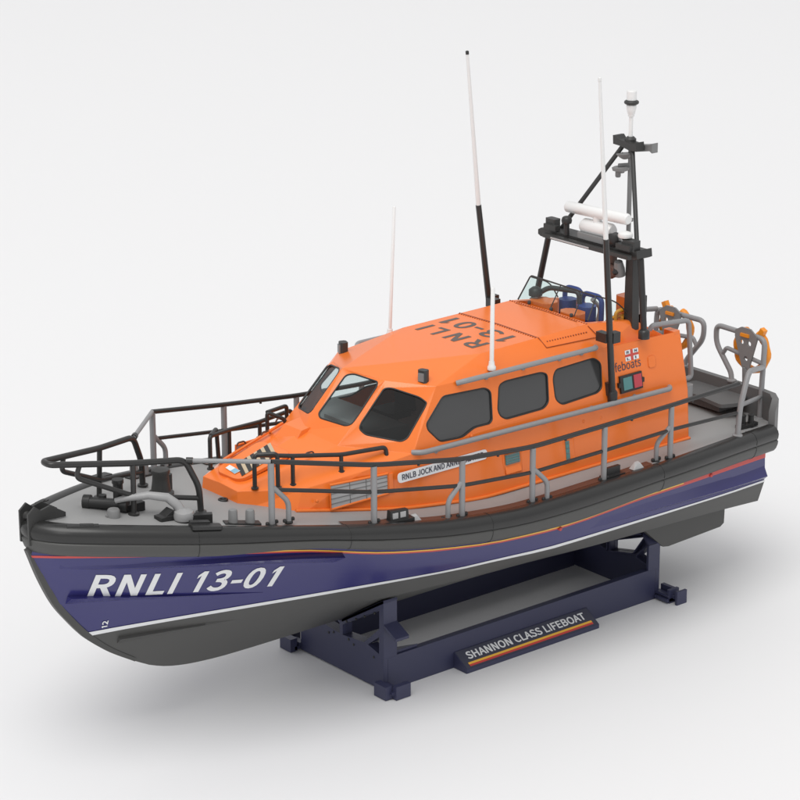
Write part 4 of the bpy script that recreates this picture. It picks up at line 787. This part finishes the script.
# stern rails
for sg in (1,-1):
    s=V(1,sg,1); b=MB(); r=.050
    b.tube([V(-6.62,.60,.40)*s,V(-6.65,.55,.55)*s,V(-6.65,.16,1.02)*s,V(-6.65,.15,1.36)*s,V(-6.64,1.335,1.345)*s,V(-6.60,1.34,.5)*s,V(-6.56,1.36,-.18)*s],r,fillet=.14,n=12)
    b.tube([V(-6.65,.33,.86)*s,V(-6.65,.42,.99)*s,V(-6.62,1.34,.90)*s],.040,fillet=.05,n=10)
    b.tube([V(-6.60,1.34,.84)*s,V(-5.74,1.80,1.05)*s,V(-5.42,1.92,.50)*s,V(-5.36,1.94,-.04)*s],r,fillet=.16,n=12)
    b.tube([V(-5.42,1.92,.52)*s,V(-6.56,1.35,.30)*s],.040,n=10)
    for p in (V(-6.56,1.36,-.10),V(-5.36,1.94,-.01),V(-6.62,.60,.42)): flange(b,p*s,.09)
    b.build('stern_rail',RAIL,boat,smooth=50)
    # horseshoe lifebuoy in its plate holder
    c=V(-6.72,.94,1.04); b=MB()
    ring=[c+V(-.03,.36*math.cos(a),.36*math.sin(a)) for a in np.radians(np.linspace(-250,70,34))]
    for k in range(len(ring)-1): pass
    rr=[.070+.010*math.sin(k*1.3) for k in range(len(ring))]
    b.tube([p*s for p in ring],rr,n=12); b.box(c*s+V(0,.26*sg,.40),(.10,.10,.12),x=(1,0,0),z=(0,.5*sg,1)); lb=b.build('lifebuoy',RINGO,boat,smooth=60)
    b=MB(); o=[V(-6.60,.94+yy,1.04+zz) for yy,zz in ((-.26,.36),(-.12,.44),(.10,.44),(.26,.33),(.26,.25),(.10,-.30),(-.06,-.30),(-.26,.25))]
    holes=[[V(-6.60,.94+yy+.045*math.cos(a),1.04+zz+.045*math.sin(a)) for a in np.linspace(0,2*math.pi,13)[:-1]] for yy,zz in ((-.09,.17),(.09,.17),(.02,-.12))]
    for dx in (0,.035): b.poly([(p+V(dx,0,0))*s for p in o],[[(p+V(dx,0,0))*s for p in h] for h in holes])
    for lp in [o]+holes: b.strip([p*s for p in lp+[lp[0]]],[(p+V(.035,0,0))*s for p in lp+[lp[0]]])
    b.tube([V(-6.58,.94,.76)*s,V(-6.60,.94,.44)*s],.05,n=8); b.build('holder_plate',MGREY,lb,smooth=30)
    b=MB(); b.box(V(-6.60,.93,1.35)*s,(.13,.20,.06)); b.build('strap',RINGO,lb)
# ================================================================== DECK GEAR
b=MB(); b.lathe((5.17,-.28,.72),(0,0,1),[(.20,0),(.20,.05),(.155,.08),(.135,.22),(.125,.32),(.15,.38),(.14,.42),(.06,.44)],n=24); b.box((5.02,-.36,.85),(.14,.2,.34),ch=.03); b.build('capstan',DGREY,boat,smooth=40)
b=MB(); b.tube([V(6.62,-.16,.98),V(6.20,.36,.98)],.085,n=16); b.tube([V(6.52,-.18,.92),V(6.14,.30,.90)],.05,n=12); b.lathe((6.60,-.17,.98),(-.42,.52,0),[(.11,-.03),(.11,.08)],n=16); b.lathe((6.26,.28,.98),(-.42,.52,0),[(.11,0),(.11,.10)],n=16)
b.tube([V(6.26,.20,.84),V(6.26,.20,1.34)],.075,n=14); b.tube([V(6.42,.02,.86),V(6.42,.02,1.10)],.06,n=12); b.box((6.05,.22,.90),(.3,.3,.14)); b.lathe((6.26,.20,1.30),(0,0,1),[(.09,0),(.09,.06)],n=14); b.build('anchor_roller',BLACK,boat,smooth=40)
b=MB(); b.tube([V(6.38,.30,1.07),V(6.25,.42,1.12),V(6.0,.62,1.16),V(5.78,.78,1.12),V(5.66,.86,1.0),V(5.60,.92,.84)],[.042,.052,.060,.068,.076,.082],n=14); b.lathe((5.62,.98,.80),(0,0,1),[(.15,0),(.16,.06),(.14,.12),(.06,.15),(.0,.155)],n=22); b.build('anchor_arm',ARMG,boat,smooth=50)
b=MB(); b.ext([(5.98,.72,.80),(5.98,.92,.80),(5.60,.92,.80),(5.60,.72,.80)],(0,0,.07)); b.ext([(6.02,.72,.8),(5.75,.72,.8),(5.75,.72,.95)],(0,.18,0)); b.box((5.45,1.12,.80),(.40,.10,.16),x=(.85,-.5,0)); b.build('anchor_bed',BLACK,boat,smooth=30)
b=MB(); b.lathe((6.50,.43,.86),(0,0,1),[(.095,0),(.095,.13),(.08,.15)],n=18); b.box((6.58,.40,.88),(.06,.05,.08)); b.build('deck_bitt',MGREY,boat,smooth=40)
for sg in (1,-1):
    s=V(1,sg,1); b=MB()
    for q in ((4.97,1.32,.655),(4.72,1.41,.62)): b.lathe(V(*q)*s,(0,0,1),[(.075,0),(.07,.20),(.06,.235),(.03,.245)],n=16)
    bo=b.build('bollard_pair',MGREY,boat,smooth=40); b=MB(); b.box(V(4.84,1.365,.645)*s,(.56,.16,.06),x=(-.25,.09*sg,-.035)); b.build('bollard_base',BLACK,bo)
    b=MB(); x0,y0,z0=2.30,1.93,.25
    b.hexa([V(x0+.17,y0-.05,z0)*s,V(x0-.17,y0-.01,z0-.03)*s,V(x0-.17,y0+.10,z0-.03)*s,V(x0+.17,y0+.06,z0)*s],[V(x0+.16,y0-.04,z0+.20)*s,V(x0-.16,y0,z0+.18)*s,V(x0-.16,y0+.08,z0+.18)*s,V(x0+.16,y0+.04,z0+.20)*s]); b.box(V(x0,y0+.02,z0+.01)*s,(.5,.2,.06),x=(1,-.1*sg,0)); bx=b.build('fairlead',BLACK,boat,smooth=20)
    b=MB(); b.box(V(x0-.06,y0+.075,z0+.11)*s,(.10,.02,.09),x=(1,-.12*sg,0)); b.box(V(x0+.08,y0+.06,z0+.11)*s,(.10,.02,.09),x=(1,-.12*sg,0)); b.build('fairlead_slot',LGREY,bx)
    b=MB(); b.box(V(-2.18,2.10,.08)*s,(.30,.06,.20),x=(1,0,.0)); b.box(V(-2.18,2.10,.02)*s,(.44,.16,.05)); b.build('fairlead',BLACK,boat)
    for q in ((2.02,2.0,.19),(-2.72,2.12,.03)):
        b=MB(); q=V(*q); b.hexa([(q+V(.12,-.06,0))*s,(q+V(-.12,-.06,0))*s,(q+V(-.12,.06,0))*s,(q+V(.12,.06,0))*s],[(q+V(.02,-.03,.11))*s,(q+V(-.06,-.03,.11))*s,(q+V(-.06,.03,.09))*s,(q+V(.02,.03,.09))*s]); b.build('rope_wedge',LGREY,boat,smooth=20)
    b=MB()
    for q in ((-5.88,1.58,-.06),(-6.02,1.64,-.06)): b.lathe(V(*q)*s,(0,0,1),[(.06,0),(.05,.18),(.06,.22),(.03,.24)],n=12)
    b.box(V(-5.95,1.61,-.03)*s,(.44,.14,.06)); b.build('stern_cleat',BLACK,boat,smooth=40)
    # dark scuff boards between the deck and the fender
    b=MB(); A=[];B_=[]
    for x in np.linspace(-3.1,3.3,26): e=dk.at(x); A.append(V(x,e[1]-.03,e[2]+.022)*s); B_.append(V(x,e[1]-.19,e[2]+.028)*s)
    b.strip(A,B_); b.build('scuff_board',BROWN,deck,smooth=50)
b=MB(); b.tube([V(4.40+.06*math.cos(a),.27+.06*math.sin(a),zdeck(4.4,.27)+.012) for a in np.linspace(0,2*math.pi,17)[:-1]],.022,n=8,closed=True); b.lathe((4.40,.27,zdeck(4.4,.27)-.0),(0,0,1),[(.055,0),(.055,.008)],n=14); b.build('filler_cap',BLACK,deck,smooth=50)
b=MB(); o=fillet_poly([V(-6.58,-.25,.16),V(-6.58,1.02,.16),V(-6.25,1.22,.16),V(-5.86,1.06,.16),V(-5.95,.45,.16),V(-5.95,-.25,.16)],.08); b.ext(o,(0,0,.07)); b.box((-6.25,.4,.08),(.4,.9,.16)); b.build('jet_hatch',MATG,deck,smooth=30)
b=MB(); b.ext(fillet_poly([V(-6.6,-1.35,-.04),V(-6.6,-.32,-.04),V(-4.75,-.32,-.01),V(-4.75,-1.35,-.01)],.06),(0,0,.05)); b.build('deck_mat',MATG,deck,smooth=30)
b=MB(); b.tube([V(-4.62,-1.0,.9),V(-4.85,-1.0,1.75),V(-4.62,-.98,1.95)],.04,fillet=.1,n=10); b.tube([V(-4.60,1.2,.97),V(-4.93,1.2,.95),V(-4.82,1.2,2.01),V(-3.98,1.16,2.06),V(-3.95,1.12,1.98)],.045,fillet=.1,n=10); b.box((-4.70,1.25,.78),(.22,.30,.24),ch=.04); b.build_each('boarding_rail',RAIL,boat,smooth=50)
b=MB(); b.tube([V(-6.62,-1.33,1.345),V(-6.2,-1.33,1.40),V(-5.55,-1.5,1.30),V(-5.3,-1.62,.9)],.048,fillet=.12,n=10); b.tube([V(-6.24,-1.33,1.38),V(-6.24,-1.33,-.05)],.042,n=10); b.build_each('boarding_rail',RAIL,boat,smooth=50)

WORLD=1.17
LAMPS=[('overhead_softbox',(140,85,375),(0,0,0),290,850000,(1,.99,.97)),('front_softbox',(24,12,14),(0,0,0),6,300)]
# ================================================================== STAND
stand=thing('display_stand','dark navy cradle with open braced end frames and a striped name plaque, under the lifeboat','display stand',(-1.25,0,G))
XF,XR,YR,ZT=1.90,-4.40,1.10,-2.47
for sg in (1,-1):
    b=MB(); b.ext([(XF-.092,sg*(YR-.12),G),(XF-.092,sg*YR,G),(XF-.092,sg*YR,ZT),(XF-.092,sg*(YR-.12),ZT)],(XR-XF+.184,0,0)); rl=b.build('side_rail',NAVY,stand,smooth=20)
    b=MB(); b.ext([(XF-.02,sg*(YR-.04),ZT+.004),(XF-.02,sg*(YR-.40),ZT-.05),(XF-.75,sg*(YR-.13),ZT-.05),(XF-.75,sg*(YR-.04),ZT+.004)],(0,0,.05)); b.build('gusset',NAVY,rl,smooth=20)
def kz(x): 
    C_=LN['C'].at(x); K_=LN['K'].at(x) if x<5.9 else 0; return K_[2],(C_[2]-K_[2])/(C_[1]-.03)
def frame(x0,dx,top,holes):
    """end frame: plate with cutouts plus flanges reaching dx along the boat"""
    b=MB(); t=.09*np.sign(dx)
    outer=[(-YR,G+.02)]+[(y,z) for y,z in [(-y,z) for y,z in top]]+[(y,z) for y,z in top[::-1]][1:]+[(YR,G+.02)]
    hs=holes+[[(-y,z) for y,z in h] for h in holes]
    for xx in (x0,x0+t): b.poly([V(xx,y,z) for y,z in outer],[[V(xx,y,z) for y,z in h] for h in hs])
    for lp in [outer]+hs:
        A=[V(x0,y,z) for y,z in lp]; B_=[p+V(t,0,0) for p in A]; b.strip(A+[A[0]],B_+[B_[0]])
    f=b.build('end_frame',NAVY,stand,smooth=20)
    b=MB()
    for sg in (1,-1):
        P=[V(x0,sg*y,z) for y,z in top]
        for a,c in zip(P,P[1:]):
            nn=unit(np.cross(c-a,(1,0,0))); nn=nn if nn[2]<0 else -nn
            b.hexa([a+nn*.004,c+nn*.004,c+nn*.004+V(dx,0,0),a+nn*.004+V(dx,0,0)],[a+nn*.045,c+nn*.045,c+nn*.045+V(dx,0,0),a+nn*.045+V(dx,0,0)])
        zt=top[0][1]; b.ext([(x0-.002*np.sign(-dx),sg*(YR-.05),ZT-.02),(x0-.002*np.sign(-dx),sg*(YR+.002),ZT-.02),(x0-.002*np.sign(-dx),sg*(YR+.002),zt-.01),(x0-.002*np.sign(-dx),sg*(YR-.05),zt-.03)],(dx,0,0))
        # brace flange that pokes out past the post
        p=[V(x0+.004*np.sign(dx),sg*YR,-1.87),V(x0+.004*np.sign(dx),sg*(YR+.31),-2.03),V(x0+.004*np.sign(dx),sg*(YR+.30),-2.08),V(x0+.004*np.sign(dx),sg*YR,-1.92)]
        if dx<0: b.ext(p,(dx,0,0))
        # brace flange inside, and window frame flanges
        for h in holes:
            for k in range(len(h)):
                a,c=V(x0+t,sg*h[k][0],h[k][1]),V(x0+t,sg*h[(k+1)%len(h)][0],h[(k+1)%len(h)][1])
                ce=np.mean([V(x0+t,sg*q[0],q[1]) for q in h],axis=0); mid=(a+c)/2; o=unit(mid-ce)
                b.hexa([a+o*.003,c+o*.003,c+o*.003+V(dx*.4,0,0),a+o*.003+V(dx*.4,0,0)],[a+o*.035,c+o*.035,c+o*.035+V(dx*.4,0,0),a+o*.035+V(dx*.4,0,0)])
    b.build('flange',NAVY,f,smooth=20)
    b=MB()
    for sg in (1,-1):
        for y,z in ((.15,-2.12),(.40,-2.0),(.62,-1.88),(.88,-1.74),(.85,-2.52),(.33,-2.47),(-.2,-2.42)):
            if dx<0: b.lathe((x0-.01,sg*y,z),(1,0,0),[(.022,0),(.022,.02),(.01,.025)],n=8)
    if b.v: b.build('rivet',BLACK,f,smooth=30)
frame(XF,-.28,[(YR,-1.455),(.0,-2.13)],[[(-.0+.04,-2.21),(.995,-1.66),(.995,-1.98),(.60,-2.34),(.04,-2.39)],[(.70,-2.345),(.99,-2.12),(.985,-2.42)]][:2])
frame(XR,.28,[(YR,-1.99),(.93,-1.80),(.0,-2.13)],[[(.05,-2.24),(.88,-1.93),(.62,-2.30),(.05,-2.42)],[(.72,-2.34),(.98,-2.08),(.98,-2.40)]])
for sx,x0 in ((1,XF),(-1,XR)):
    for sg in (1,-1):
        b=MB()
        if sx>0: b.box((x0+.14,sg*1.26,G+.125),(.14,.30,.23)); b.box((x0-.08,sg*1.46,G+.125),(.30,.10,.23)); b.box((x0+.085,sg*1.44,G+.11),(.05,.05,.06))
        else: b.box((x0-.05,sg*1.40,G+.125),(.24,.06,.25)); b.box((x0-.09,sg*1.56,G+.125),(.24,.05,.25)); b.box((x0-.07,sg*1.48,G+.10),(.10,.16,.06)); b.box((x0-.14,sg*1.2,G+.125),(.08,.30,.2))
        b.box((x0+sx*.0,sg*1.27,G+.06),(.24,.32,.06)); b.box((x0-sx*.02,sg*1.25,G+.13),(.12,.34,.05))
        b.build('corner_foot',NAVY,stand,smooth=20)
# plaque
b=MB(); xa,xb=.40,-2.62; yt,zt2,yb,zb2=1.104,-2.765,1.43,-2.975
b.ext([(xa,yt,G+.002),(xa,yb,G+.002),(xa,yb,zb2),(xa,yt,zt2)],(xb-xa,0,0)); pq=b.build('name_plaque',NAVY,stand,smooth=20)
pn=unit(V(0,zt2-zb2,yb-yt)); pn=pn if pn[2]>0 else -pn
Q=lambda t,v:V(xa+(xb-xa)*t,yb+(yt-yb)*v,zb2+(zt2-zb2)*v)
b=MB(); b.add([Q(.005,.03)+pn*.004,Q(.995,.03)+pn*.004,Q(.995,.97)+pn*.004,Q(.005,.97)+pn*.004],[[0,1,2,3]]); b.build('plaque_panel',INK,pq,smooth=0)
for v0,v1,mt in ((.20,.30,YEL),(.10,.20,RED)):
    b=MB(); b.add([Q(.035,v0)+pn*.008,Q(.965,v0)+pn*.008,Q(.965,v1)+pn*.008,Q(.035,v1)+pn*.008],[[0,1,2,3]]); b.build('plaque_stripe',mt,pq,smooth=0)
text_quad('SHANNON CLASS LIFEBOAT',Q(.055,.43),Q(.945,.43),Q(.055,.82),Q(.945,.82),WPAINT,'plaque_lettering',pq,lift=.009)
# ================================================================== FLOOR, LIGHT, CAMERA
FLOOR=mat('studio_floor',(.80,.80,.805),.62,spec=.25,bevel=0,var=.008,scale=.02)
b=MB(); N_=96; R_=320.
b.add([V(0,0,G)]+[V(R_*math.cos(2*math.pi*k/N_),R_*math.sin(2*math.pi*k/N_),G) for k in range(N_)],[[0,1+k,1+(k+1)%N_] for k in range(N_)])
fl=b.build('floor',FLOOR,None,smooth=0); fl['kind']='structure'
w=bpy.data.worlds.new('World'); sc.world=w; w.use_nodes=True; nt=w.node_tree; bg=nt.nodes['Background']
tc=nt.nodes.new('ShaderNodeTexCoord'); sp_=nt.nodes.new('ShaderNodeSeparateXYZ'); rp=nt.nodes.new('ShaderNodeValToRGB')
nt.links.new(tc.outputs['Generated'],sp_.inputs['Vector']); nt.links.new(sp_.outputs['Z'],rp.inputs['Fac']); nt.links.new(rp.outputs['Color'],bg.inputs['Color'])
rp.color_ramp.elements[0].position=0.0; rp.color_ramp.elements[0].color=(.45,.45,.462,1)
rp.color_ramp.elements[1].position=1.0; rp.color_ramp.elements[1].color=(.74,.74,.74,1)
e=rp.color_ramp.elements.new(.35); e.color=(.56,.56,.57,1)
bg.inputs['Strength'].default_value=WORLD
def area(name,loc,target,size,power,c=(1,1,1)):
    l=bpy.data.lights.new(name,'AREA'); l.shape='DISK'; l.size=size*S; l.energy=power*S*S; l.color=c
    o=bpy.data.objects.new(name,l); col.objects.link(o); o.location=W3(loc)
    d=Vector(W3(target))-Vector(W3(loc)); o.rotation_euler=d.to_track_quat('-Z','Y').to_euler(); return o
for a in LAMPS: area(*a)
CAM=dict(loc=(25.37938, 29.8975, 13.82091),yaw=4.021051,pitch=0.309954,roll=-0.001467,f=2500.001)
cd=bpy.data.cameras.new('camera'); cam=bpy.data.objects.new('camera',cd); col.objects.link(cam)
a,p_,c_=CAM['yaw'],CAM['pitch'],CAM['roll']
fw=V(math.cos(p_)*math.cos(a),math.cos(p_)*math.sin(a),-math.sin(p_)); rt=unit(np.cross(fw,(0,0,1))); up=np.cross(rt,fw)
r2=math.cos(c_)*rt+math.sin(c_)*up; u2=-math.sin(c_)*rt+math.cos(c_)*up
M=Matrix(((r2[0],u2[0],-fw[0],0),(r2[1],u2[1],-fw[1],0),(r2[2],u2[2],-fw[2],0),(0,0,0,1)))
cam.matrix_world=Matrix.Translation(W3(CAM['loc']))@M
cd.sensor_width=36; cd.sensor_fit='HORIZONTAL'; cd.lens=CAM['f']/800*36; cd.clip_start=.05; cd.clip_end=200
sc.camera=cam
sc.render.engine='CYCLES'; sc.cycles.max_bounces=10; sc.cycles.diffuse_bounces=2; sc.cycles.transparent_max_bounces=16
sc.view_settings.view_transform='Standard'; sc.view_settings.look='None'; sc.view_settings.exposure=0; sc.view_settings.gamma=1
